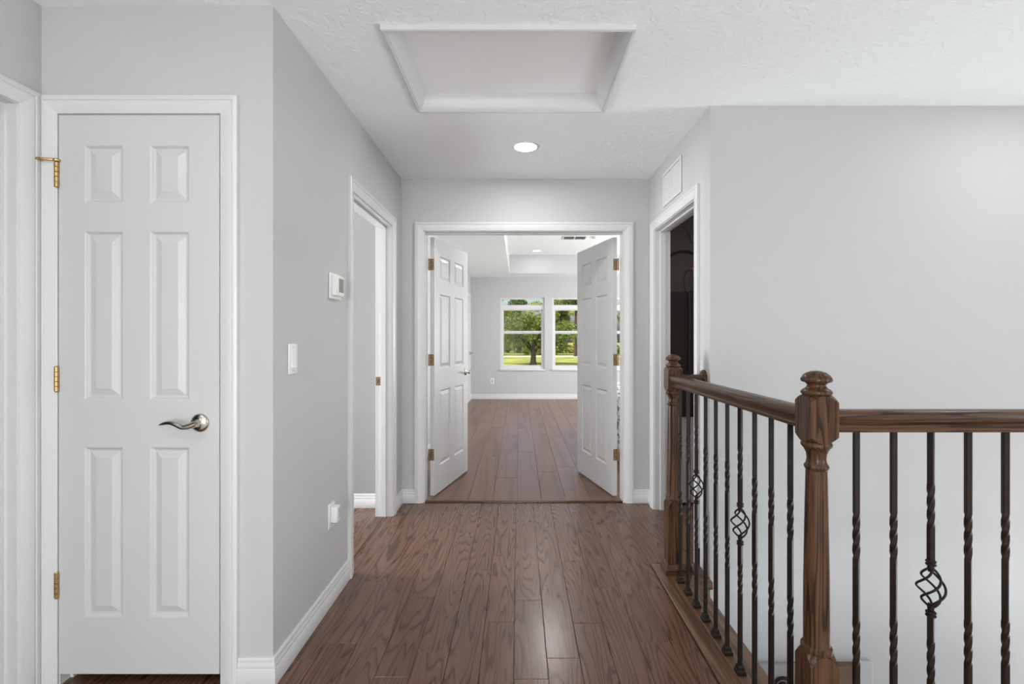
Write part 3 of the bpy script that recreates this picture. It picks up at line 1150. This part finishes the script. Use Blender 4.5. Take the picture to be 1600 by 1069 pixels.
RT = 1.067                       # handrail top
RP = [(-0.020, -0.060), (0.020, -0.060), (0.022, -0.056), (0.022, -0.050), (0.019, -0.046), (0.0195, -0.040), (0.023, -0.034), (0.028, -0.029),
      (0.0300, -0.022), (0.0300, -0.014), (0.0275, -0.007), (0.021, -0.002), (0.010, 0.0), (-0.010, 0.0), (-0.021, -0.002), (-0.0275, -0.007),
      (-0.0300, -0.014), (-0.0300, -0.022), (-0.028, -0.029), (-0.023, -0.034), (-0.0195, -0.040), (-0.019, -0.046), (-0.022, -0.050),
      (-0.022, -0.056)]
bm = bmesh.new()
prism(bm, RP, lambda p: (p[0], 0.036, RT + p[1]), lambda p: (p[0], NY1 - NY0 - 0.036, RT + p[1]))
link_mesh('handrail', bm, 'stained_oak_Y', rail, True)
bm = bmesh.new()
prism(bm, RP, lambda p: (0.036, p[0], RT + p[1]), lambda p: (3.05 - RAILX - 0.036, p[0], RT + p[1]))
link_mesh('handrail', bm, 'stained_oak_X', rail, True)
bm = bmesh.new()
prism(bm, RP, lambda p: (0.036, NY1 - NY0 + p[0], RT + p[1]), lambda p: (HR - RAILX - 0.018, NY1 - NY0 + p[0], RT + p[1]))
link_mesh('handrail', bm, 'stained_oak_X', rail, True)
bm = bmesh.new()
rings = []
for (r, d) in ((1.0, 0.0), (1.0, -0.010), (0.94, -0.016), (0.85, -0.019)):
    rings.append([bm.verts.new((HR - RAILX + d, NY1 - NY0 + 0.038 * r * math.cos(a), RT - 0.030 + 0.055 * r * math.sin(a)))
                  for a in [2 * math.pi * k / 32 for k in range(32)]])
for a_, b_ in zip(rings, rings[1:]):
    for k in range(32):
        bm.faces.new((a_[k], a_[(k + 1) % 32], b_[(k + 1) % 32], b_[k]))
bm.faces.new(rings[0])
bm.faces.new(rings[-1])
link_mesh('rosette', bm, 'stained_oak_Z', rail, True)

BW = 0.0074                      # half width of a baluster bar


def twisted_bar(bm, z0, z1, twists, hw=BW):
    """square bar with twisted stretches [(za, zb, turns)]"""
    zs = []
    z = z0
    cuts = sorted({z0, z1, *[t[0] for t in twists], *[t[1] for t in twists]})
    for a, b_ in zip(cuts, cuts[1:]):
        tw = [t for t in twists if t[0] <= a + 1e-6 and b_ <= t[1] + 1e-6]
        n = 22 if tw else 1
        for k in range(n):
            zs.append(a + (b_ - a) * k / n)
    zs.append(cuts[-1])

    def ang(z):
        a = 0
        for (ta, tb, tn) in twists:
            a += tn * 2 * math.pi * min(1, max(0, (z - ta) / (tb - ta)))
        return a
    rings = []
    for z in zs:
        a = ang(z)
        ring = []
        for cx, cy in ((-1, -0.75), (-0.75, -1), (0.75, -1), (1, -0.75), (1, 0.75), (0.75, 1), (-0.75, 1), (-1, 0.75)):
            x, y = cx * hw, cy * hw
            ring.append(bm.verts.new((x * math.cos(a) - y * math.sin(a), x * math.sin(a) + y * math.cos(a), z)))
        rings.append(ring)
    for a_, b_ in zip(rings, rings[1:]):
        for k in range(8):
            j = (k + 1) % 8
            bm.faces.new((a_[k], a_[j], b_[j], b_[k]))
    bm.faces.new(rings[0])
    bm.faces.new(rings[-1])


def mesh_of(bm, name, mat, smooth=True, angle=35):
    o = link_mesh(name, bm, mat, None, smooth, angle=angle)
    me = o.data
    bpy.data.objects.remove(o)
    return me


ZTOP = RT - 0.058
bm = bmesh.new()
twisted_bar(bm, NT, ZTOP, [(0.650, 0.780, 0.85), (0.350, 0.482, 0.85)])
me_twist = mesh_of(bm, 'bar', 'iron')
bm = bmesh.new()
twisted_bar(bm, 0.648, ZTOP, [(0.735, 0.860, 0.85)])
twisted_bar(bm, NT, 0.494, [(0.300, 0.425, 0.85)])
me_bask_bar = mesh_of(bm, 'bar', 'iron')
bm = bmesh.new()
zc, zh = 0.571, 0.054
for k in range(4):
    pts = []
    for q in range(25):
        s = q / 24
        a = k * math.pi / 2 + 0.5 + s * 2 * math.pi * 0.62
        r = 0.004 + 0.0275 * math.sin(math.pi * s) ** 0.8
        pts.append((r * math.cos(a), r * math.sin(a), zc - zh + 2 * zh * s))
    tube(bm, pts, 0.0032, 7)
lathe(bm, [(0.0075, 0.508), (0.0085, 0.516), (0.0070, 0.526)], 12)
lathe(bm, [(0.0070, 0.616), (0.0085, 0.626), (0.0075, 0.634)], 12)
me_basket = mesh_of(bm, 'basket', 'iron', angle=60)
bm = bmesh.new()
lathe(bm, [(0.0085, 0.0), (0.0128, 0.002), (0.0128, 0.0045), (0.0098, 0.0075), (0.0098, 0.0085), (0.0128, 0.011), (0.0128, 0.0135), (0.0095, 0.0165)], 14)
me_collar = mesh_of(bm, 'collar', 'iron')
bm = bmesh.new()
for (h0, h1, a, b_) in ((NT, NT + 0.012, 0.0165, 0.0165), (NT + 0.012, NT + 0.017, 0.0165, 0.0125), (NT + 0.017, NT + 0.028, 0.0125, 0.0115),
                        (NT + 0.028, NT + 0.033, 0.0115, 0.0085)):
    lo = [bm.verts.new((sx * a, sy * a, h0)) for sx, sy in ((-1, -1), (1, -1), (1, 1), (-1, 1))]
    hi = [bm.verts.new((sx * b_, sy * b_, h1)) for sx, sy in ((-1, -1), (1, -1), (1, 1), (-1, 1))]
    for k in range(4):
        j = (k + 1) % 4
        bm.faces.new((lo[k], lo[j], hi[j], hi[k]))
    bm.faces.new(hi)
    bm.faces.new(lo)
me_shoe = mesh_of(bm, 'shoe', 'iron', smooth=False)


def baluster(x, y, basket=False):
    bar = bpy.data.objects.new('baluster', me_bask_bar if basket else me_twist)
    COL.objects.link(bar)
    bar.parent = rail
    bar.location = rel(x, y)
    sub = [('shoe', me_shoe)]
    if basket:
        sub += [('basket', me_basket), ('collar', me_collar), ('collar', me_collar)]
    for i, (nm, me) in enumerate(sub):
        c = bpy.data.objects.new(nm, me)
        if nm == 'collar':
            c.location = (0, 0, (0.490, 0.632)[i - 2])
        COL.objects.link(c)
        c.parent = bar


for k in range(10):
    baluster(RAILX, 1.463 + 0.1104 * k, k in (3, 7))
x = 0.941
k = 0
while x < 2.98:
    baluster(x, NY0, k % 4 == 2)
    x += 0.1038
    k += 1
baluster(0.915, NY1)

# ------------------------------------------------------------------ attic hatch
hatch = tag(empty('attic_hatch', ((HX0 + HX1) / 2, (HY0 + HY1) / 2, CEIL)), 'white attic hatch with a moulded frame in the hall ceiling', 'hatch')
hx, hy = (HX1 - HX0) / 2, (HY1 - HY0) / 2
# profile: (inset from outer edge, height relative to ceiling)
HPROF = [(0.0, 0.0), (0.0, -0.019), (0.004, -0.021), (0.012, -0.021), (0.015, -0.017), (0.019, -0.018), (0.027, -0.012), (0.032, -0.002), (0.037, 0.010),
         (0.043, 0.024), (0.0475, 0.042), (0.0495, 0.064), (0.0495, 0.075), (0.022, 0.075), (0.022, 0.0)]


def hprism(ax, sg):
    bm = bmesh.new()

    def f(end):
        def g(p):
            i, z = p
            if ax == 'X':
                return (end * (hx - i), sg * (hy - i), z)
            return (sg * (hx - i), end * (hy - i), z)
        return g
    prism(bm, HPROF, f(-1), f(1))
    return link_mesh('hatch_moulding', bm, 'trim_white', hatch, True)


hprism('X', -1)
hprism('X', 1)
hprism('Y', -1)
hprism('Y', 1)
bm = bmesh.new()
cbox(bm, -hx + 0.035, hx - 0.035, -hy + 0.035, hy - 0.035, 0.062, 0.080, 0.001)
link_mesh('hatch_panel', bm, 'hatch_white', hatch)


# ------------------------------------------------------------------ recessed lamps
def downlight(x, y, z, label, power, r=0.073, group='recessed ceiling lamps'):
    t = tag(empty('recessed_lamp', (x, y, z)), label, 'lamp', group)
    bm = bmesh.new()
    lathe(bm, [(r + 0.012, 0.0), (r + 0.011, -0.003), (r + 0.004, -0.006), (r, -0.005), (r - 0.002, 0.0)], 32)
    link_mesh('trim_ring', bm, 'trim_white', t, True)
    bm = bmesh.new()
    lathe(bm, [(r - 0.001, -0.004), (r - 0.001, -0.0055), (r * 0.7, -0.008), (r * 0.2, -0.0095)], 32)
    link_mesh('lens', bm, 'lamp_lens', t, True)
    area('lamp_light', (0, 0, -0.014), (0, 0, 0), 2 * r * 0.95, 0, power, WARM, 'DISK', t)
    return t


downlight(0.045, 3.04, CEIL, 'lit round recessed lamp between the attic hatch and the double doors', DOWN_W)
downlight(2.55, 1.95, CEIL, 'recessed lamp above the stairwell wall', DOWN_W * 0.42)
downlight(-1.25, 0.3, CEIL, 'recessed lamp over the near left corner', DOWN_W)
downlight(0.045, -0.9, CEIL, 'recessed lamp in the loft ceiling behind the viewer', DOWN_W)
downlight(2.6, -0.9, CEIL, 'recessed lamp in the loft ceiling near the right wall', DOWN_W)
downlight(-2.1, 3.0, CEIL, 'recessed lamp in the left side room', DOWN_W * 0.2)
downlight(2.4, 3.1, CEIL, 'recessed lamp in the right side room', 9.0)
downlight(0.337, 8.7, TZ, 'small lit recessed lamp in the bedroom tray ceiling', DOWN_W * 0.25)
downlight(0.40, 6.3, TZ, 'recessed lamp in the bedroom tray ceiling nearer the door', DOWN_W * 1.5)
downlight(2.6, 8.7, TZ, 'recessed lamp in the far right of the bedroom tray', DOWN_W * 0.8)
downlight(2.6, 6.3, TZ, 'recessed lamp in the near right of the bedroom tray', DOWN_W * 1.5)

# ------------------------------------------------------------------ vents and detector
def grille(name, loc, rot, w, h, label, dark=False, cols=2, slats=10):
    """grille in its local x (width) / y (height) plane, facing +z"""
    g = tag(empty(name, loc), label, 'vent')
    g.rotation_euler = rot
    bm = bmesh.new()
    box(bm, -w / 2 + 0.01, w / 2 - 0.01, -h / 2 + 0.01, h / 2 - 0.01, 0.0005, 0.002)
    link_mesh('backing', bm, 'dark_slot' if dark else 'grille_back', g)
    f = 0.018
    bm = bmesh.new()
    for (x0, x1, y0, y1) in ((-w / 2, w / 2, -h / 2, -h / 2 + f), (-w / 2, w / 2, h / 2 - f, h / 2), (-w / 2, -w / 2 + f, -h / 2 + f, h / 2 - f),
                             (w / 2 - f, w / 2, -h / 2 + f, h / 2 - f)):
        cbox(bm, x0, x1, y0, y1, 0.0, 0.010, 0.002)
    for k in range(1, cols):
        xc = -w / 2 + w * k / cols
        cbox(bm, xc - 0.008, xc + 0.008, -h / 2 + f, h / 2 - f, 0.0, 0.010, 0.002)
    link_mesh('frame', bm, 'trim_white', g)
    y = -h / 2 + f + 0.006
    step = (h - 2 * f - 0.004) / slats
    for k in range(slats):
        yy = -h / 2 + f + 0.002 + (k + 0.5) * step
        bm = bmesh.new()
        prism(bm, [(yy - step * 0.36, 0.0025), (yy + step * 0.30, 0.0075), (yy + step * 0.36, 0.0068), (yy - step * 0.30, 0.0018)],
              lambda p: (-w / 2 + f, p[0], p[1]), lambda p: (w / 2 - f, p[0], p[1]))
        link_mesh('slat', bm, 'trim_white' if not dark else 'slat_grey', g)
    return g


# return grille over the right doorway: faces -X, width along Y, height along Z
ga, gb = 749.0 / (1038 - 810) , 749.0 / (1066 - 810)
g = grille('air_return_grille', (HR - 0.001, (ga + gb) / 2, 2.268), (math.radians(90), 0, math.radians(-90)), ga - gb, 0.225,
           'white louvred air grille above the right doorway', False, 2, 14)
grille('ceiling_vent', (0.885, 7.55, TZ - 0.001), (math.radians(180), 0, 0), 0.37, 0.26, 'white two-part air vent in the bedroom tray ceiling', True, 2, 6)
sd = tag(empty('smoke_detector', (1.21, 7.50, TZ)), 'small white smoke detector beside the bedroom ceiling vent', 'detector')
bm = bmesh.new()
lathe(bm, [(0.062, 0.0), (0.062, -0.006), (0.058, -0.010)], 28)
link_mesh('base_plate', bm, 'plastic_white', sd, True)
bm = bmesh.new()
lathe(bm, [(0.055, -0.010), (0.055, -0.024), (0.046, -0.033), (0.020, -0.036)], 28)
link_mesh('cover', bm, 'plastic_white', sd, True)

# ------------------------------------------------------------------ wall devices on the left wall
# thermostat: faces +X
th = tag(empty('thermostat', (HL, 2.325, 1.512)), 'white thermostat with a small grey screen on the left wall', 'thermostat')
bm = bmesh.new()
cbox(bm, 0.0, 0.010, -0.070, 0.070, -0.062, 0.062, 0.005, 2)
link_mesh('back_plate', bm, 'plastic_white', th, True)
bm = bmesh.new()
cbox(bm, 0.010, 0.030, -0.054, 0.054, -0.046, 0.052, 0.004, 2)
link_mesh('case', bm, 'plastic_white', th, True)
bm = bmesh.new()
cbox(bm, 0.0295, 0.0312, -0.016, 0.042, -0.028, 0.038, 0.0005)
link_mesh('screen', bm, 'screen_olive', th)
sw = tag(empty('light_switch', (HL, 1.893, 1.182)), 'white rocker light switch on the left wall near the closet corner', 'switch')
bm = bmesh.new()
cbox(bm, 0.0, 0.006, -0.036, 0.036, -0.060, 0.060, 0.003, 2)
link_mesh('plate', bm, 'plastic_white', sw, True)
bm = bmesh.new()
prism(bm, [(0.006, -0.034), (0.012, -0.034), (0.0075, 0.0), (0.010, 0.034), (0.006, 0.034)], lambda p: (p[0], -0.0165, p[1]),
      lambda p: (p[0], 0.0165, p[1]))
link_mesh('rocker', bm, 'plastic_white', sw)
for sz in (-0.047, 0.047):
    bm = bmesh.new()
    lathe(bm, [(0.003, 0.0055), (0.003, 0.0068)], 8, axis='X', origin=(0, 0, sz))
    link_mesh('screw', bm, 'screw_steel', sw)
ol = tag(empty('wall_outlet', (HL, 2.283, 0.42)), 'white wall outlet low on the left wall beside the doorway', 'outlet')
bm = bmesh.new()
cbox(bm, 0.0, 0.006, -0.036, 0.036, -0.059, 0.059, 0.003, 2)
link_mesh('plate', bm, 'plastic_white', ol, True)
bm = bmesh.new()
cbox(bm, 0.006, 0.008, -0.0165, 0.0165, -0.034, 0.034, 0.0008)
link_mesh('receptacle', bm, 'plastic_white', ol)
nl = tag(empty('night_light', (HL + 0.008, 2.283, 0.43)), 'small white plug-in night light in the left wall outlet', 'night light')
bm = bmesh.new()
cbox(bm, 0.0, 0.030, -0.022, 0.024, -0.040, 0.034, 0.005, 2)
link_mesh('body', bm, 'plastic_white', nl, True)
bm = bmesh.new()
cbox(bm, 0.030, 0.033, -0.006, 0.020, -0.024, 0.024, 0.001)
link_mesh('sensor_window', bm, 'slat_grey', nl)
bo = tag(empty('wall_outlet', (-0.53, BFY, 0.37)), 'tiny white outlet on the bedroom wall left of the windows', 'outlet')
bm = bmesh.new()
cbox(bm, -0.036, 0.036, -0.006, 0.0, -0.059, 0.059, 0.002)
link_mesh('plate', bm, 'plastic_white', bo)
bm = bmesh.new()
cbox(bm, -0.0165, 0.0165, -0.009, -0.006, -0.034, 0.034, 0.0008)
link_mesh('receptacle', bm, 'slat_grey', bo)

# ------------------------------------------------------------------ right side room: dark picture
pic = tag(empty('wall_picture', (1.50, FARY, 1.45)), 'large dark brown picture with a black arc seen through the right doorway', 'picture')
X0, X1, Z0, Z1 = -0.36, 0.55, 0.66 - 1.45, 2.40 - 1.45
bm = bmesh.new()
cbox(bm, X0, X1, -0.030, -0.001, Z0, Z1, 0.003)
link_mesh('canvas', bm, 'canvas_dark', pic)
bm = bmesh.new()
ztear = [0.165, 0.155, 0.17, 0.15, 0.168, 0.16, 0.172, 0.158]
top = [(X0, Z1), (X1, Z1)]
low = [(X1, 0.17)] + [(X1 + (X0 - X1) * (k + 1) / 9, ztear[k]) for k in range(8)] + [(X0, 0.16)]
prism(bm, top + low, lambda p: (p[0], -0.0315, p[1]), lambda p: (p[0], -0.030, p[1]))
link_mesh('upper_field', bm, 'canvas_upper', pic)


def curve(name, pts, r, mat):
    bm = bmesh.new()
    tube(bm, pts, r, 6)
    return link_mesh(name, bm, mat, pic, True)


arc = [(-0.245 + 0.135 * math.cos(a), -0.033, 0.36 + 0.105 * math.sin(a)) for a in [math.pi * k / 18 for k in range(19)]]
curve('arc', arc, 0.010, 'canvas_black')
curve('line', [(-0.27, -0.033, 0.68), (-0.245, -0.033, 0.645), (-0.215, -0.033, 0.62), (-0.195, -0.033, 0.58), (-0.185, -0.033, 0.54), (-0.15, -0.033, 0.51)],
      0.003, 'canvas_black')
curve('line', [(-0.205 + 0.04 * math.cos(a), -0.033, 0.24 + 0.085 * math.sin(a)) for a in [2 * math.pi * k / 24 for k in range(25)]], 0.0028, 'canvas_black')
curve('line', [(-0.205, -0.033, 0.155), (-0.203, -0.033, -0.1), (-0.205, -0.033, -0.45)], 0.007, 'canvas_black')
for (px, pz, pr) in ((-0.178, 0.335, 0.007), (-0.165, 0.352, 0.006), (-0.162, 0.325, 0.006), (-0.20, -0.11, 0.004)):
    bm = bmesh.new()
    lathe(bm, [(pr, -0.030), (pr, -0.0335), (pr * 0.6, -0.0345)], 8, axis='Y', origin=(px, 0, pz))
    link_mesh('fleck', bm, 'paint_fleck', pic)

# ------------------------------------------------------------------ lower storey entry door below the stairwell wall
ed = structure(empty('door_5', (1.38, STY - 0.001, LOW)), 'brown entry door at the bottom of the stairwell, only its top in view', 'door')
ztop = (CAM_Z - (1034 - 526) / 300.0) - LOW
bm = bmesh.new()
cbox(bm, 0.05, 0.37, -0.045, 0.0, 0.02, ztop, 0.003)
box(bm, -0.62, -0.42, -0.045, 0.0, 0.02, ztop)
box(bm, -0.42, 0.05, -0.045, 0.0, 0.02, 0.3)
link_mesh('leaf', bm, 'door_brown', ed)
bm = bmesh.new()
box(bm, -0.42, 0.05, -0.030, -0.012, 0.3, ztop)
link_mesh('glass_panel', bm, 'entry_glass', ed)
bm = bmesh.new()
for (cx, cz, r0, tn) in ((-0.025, ztop - 0.11, 0.055, 1.4), (-0.12, ztop - 0.16, 0.05, -1.4), (-0.22, ztop - 0.13, 0.05, 1.4)):
    tube(bm, [(cx + r0 * (1 - k / 34) * math.cos(tn * 2 * math.pi * k / 24), -0.036, cz + r0 * (1 - k / 34) * math.sin(tn * 2 * math.pi * k / 24)) for k in range(25)],
         0.008, 6)
link_mesh('iron_scroll', bm, 'iron', ed, True)
tt = structure(empty('trim_9', (1.38, STY, LOW)), 'white casing beside the brown entry door', 'trim')
bm = bmesh.new()
cbox(bm, 0.372, 0.455, -0.020, -0.0005, 0.0, ztop + 0.01, 0.003)
link_mesh('casing_leg', bm, 'wall_paint', tt)

# ------------------------------------------------------------------ bed in the bedroom (a sliver shows in the hinge gap)
bed = tag(empty('bed', (2.3, 5.55, 0)), 'bed with a black and white printed cover behind the right door leaf', 'bed')
bm = bmesh.new()
cbox(bm, -1.18, 1.05, -0.93, 0.93, 0.02, 0.30, 0.01)
link_mesh('base', bm, 'fabric_white', bed)
bm = bmesh.new()
cbox(bm, -1.20, 1.05, -0.95, 0.95, 0.30, 0.58, 0.05, 3)
link_mesh('mattress', bm, 'fabric_white', bed, True)
bm = bmesh.new()
cbox(bm, -1.26, 0.55, -1.0, 1.0, 0.05, 0.66, 0.05, 3)
link_mesh('cover', bm, 'cover_print', bed, True)
bm = bmesh.new()
cbox(bm, 1.06, 1.14, -1.0, 1.0, 0.0, 1.2, 0.01)
link_mesh('headboard', bm, 'stained_oak_Y', bed)
for py in (-0.48, 0.48):
    bm = bmesh.new()
    cbox(bm, 0.60, 1.02, py - 0.36, py + 0.36, 0.585, 0.74, 0.06, 3)
    link_mesh('pillow', bm, 'fabric_white', bed, True)

# ------------------------------------------------------------------ outside: lawn and trees
GZ = -3.05
bm = bmesh.new()
vs = [bm.verts.new(p) for p in ((-220, 10, GZ), (220, 10, GZ), (220, 330, GZ), (-220, 330, GZ))]
bm.faces.new(vs)
structure(link_mesh('ground', bm, 'lawn'), 'sunlit green lawn outside the windows', 'lawn')
bm = bmesh.new()
box(bm, -120, 120, 100.5, 107, GZ, GZ + 0.03)
structure(link_mesh('path', bm, 'sand'), 'pale sandy strip along the far edge of the lawn', 'path')


def tree(name, label, x, y, h, trunk_r, trunk_h, blobs, leaf, nleaf, lsize, seed, group=None, branches=6):
    rg = random.Random(seed)
    t = tag(empty(name, (x, y, GZ)), label, 'tree', group)
    bm = bmesh.new()
    tube(bm, [(0, 0, -0.1), (0.02 * h / 10, 0, trunk_h * 0.3), (0.05, 0, trunk_h * 0.7), (0.1, 0.05, trunk_h), (0.15, 0.1, h * 0.75)],
         [trunk_r * 1.5, trunk_r * 1.05, trunk_r, trunk_r * 0.85, trunk_r * 0.25], 10)
    for k in range(branches):
        b_ = blobs[k % len(blobs)]
        st = Vector((0.08, 0.04, trunk_h * rg.uniform(0.8, 1.1)))
        en = Vector((b_[0] * 0.8, b_[1] * 0.8, b_[2]))
        mid = (st + en) / 2 + Vector((0, 0, rg.uniform(-0.2, 0.4)))
        tube(bm, [st, mid, en], [trunk_r * 0.45, trunk_r * 0.3, trunk_r * 0.1], 6)
    link_mesh('trunk', bm, 'bark', t, True)
    vs, fs = [], []
    tot = sum(b_[3] ** 2 for b_ in blobs)
    for (bx_, by_, bz_, br_, sq) in blobs:
        for q in range(int(nleaf * br_ ** 2 / tot)):
            d = Vector((rg.gauss(0, 1), rg.gauss(0, 1), rg.gauss(0, 1)))
            if d.length < 1e-3:
                continue
            d.normalize()
            d *= br_ * rg.uniform(0.55, 1.05)
            c = Vector((bx_ + d.x, by_ + d.y, bz_ + d.z * sq))
            u = Vector((rg.gauss(0, 1), rg.gauss(0, 1), rg.gauss(0, 0.6)))
            u.normalize()
            w_ = u.cross(Vector((rg.gauss(0, 1), rg.gauss(0, 1), rg.gauss(0, 1)))).normalized()
            s = lsize * rg.uniform(0.6, 1.3)
            i0 = len(vs)
            vs += [c - u * s, c + w_ * s * 0.55, c + u * s, c - w_ * s * 0.55]
            fs.append((i0, i0 + 1, i0 + 2, i0 + 3))
    me = bpy.data.meshes.new('foliage')
    me.from_pydata([tuple(v) for v in vs], [], fs)
    me.materials.append(MATS[leaf])
    f = bpy.data.objects.new('foliage', me)
    COL.objects.link(f)
    f.parent = t
    return t


def crown(rg, n, rx, z0, z1, r0, r1):
    out_ = []
    for k in range(n):
        a = 2 * math.pi * k / n + rg.uniform(-0.3, 0.3)
        rr = rx * rg.uniform(0.25, 1.0)
        z = rg.uniform(z0, z1)
        out_.append((rr * math.cos(a), rr * math.sin(a) * 0.7, z, rg.uniform(r0, r1), 0.75))
    return out_


D_OAK = 74.0
rg = random.Random(3)
oak_blobs = crown(rg, 22, 5.4, 3.2, 7.0, 1.2, 2.0) + [(-4.6, 0.4, 2.9, 1.3, 0.6), (-3.0, -0.5, 3.2, 1.4, 0.6), (2.6, -0.4, 3.2, 1.3, 0.6), (4.4, 0.2, 3.0, 1.2, 0.6)]
tree('oak_tree', 'spreading dark oak with a thick trunk on the lawn', (833 - 810) / 749 * D_OAK, D_OAK, 9.5, 0.42, 1.9,
     oak_blobs, 'leaf_oak', 9000, 0.20, 21, branches=10)
backs = [(-16.5, 112, 13.5, 'leaf_oak', 'leftmost tree in the front row of the far treeline'), (-5.6, 112, 15.5, 'leaf_bright', 'bright green tree left of the oak crown in the far treeline'),
         (5.4, 112, 15, 'leaf_bright', 'bright green tree in the far treeline just right of the oak trunk'), (16.2, 112, 15, 'leaf_yellow', 'yellowish tree at the right of the middle window'),
         (27.0, 112, 13, 'leaf_oak', 'olive tree of the far treeline in the right window'), (-11.2, 126, 16, 'leaf_dark', 'dark tall tree at the left of the back row of the treeline'),
         (-0.2, 126, 16.5, 'leaf_dark', 'dark tall tree of the back row behind the oak crown'), (11.0, 126, 15, 'leaf_oak', 'olive tree of the back row seen between the two windows'),
         (22.0, 126, 16, 'leaf_bright', 'bright tree of the back row behind the right door leaf'), (33.0, 126, 16, 'leaf_dark', 'dark tall tree at the right end of the back row')]
for i, (x, y, h, lf, lb) in enumerate(backs):
    rg = random.Random(100 + i)
    low = [(rg.uniform(-4, 4), rg.uniform(-1, 1), rg.uniform(0.5, 1.6), rg.uniform(1.0, 1.5), 0.8) for k in range(6)]
    tree('treeline_tree', lb, x, y, h, 0.3, 2.2, crown(rg, 17, 3.4, 2.4, h - 1.6, 1.4, 2.1) + low, lf, 7500, 0.25, 200 + i, 'trees of the far treeline', 5)
for i, (x, y, h, lb) in enumerate(((12.3, 103.5, 17, 'tall bare-trunked pine in the middle window'), (-11.0, 103.5, 18, 'tall thin pine at the left end of the treeline'))):
    rg = random.Random(300 + i)
    tree('pine_tree', lb, x, y, h, 0.26, h * 0.62, crown(rg, 8, 2.0, h * 0.6, h, 0.8, 1.5), 'leaf_dark', 2200, 0.24, 400 + i, 'pines in the far treeline', 5)
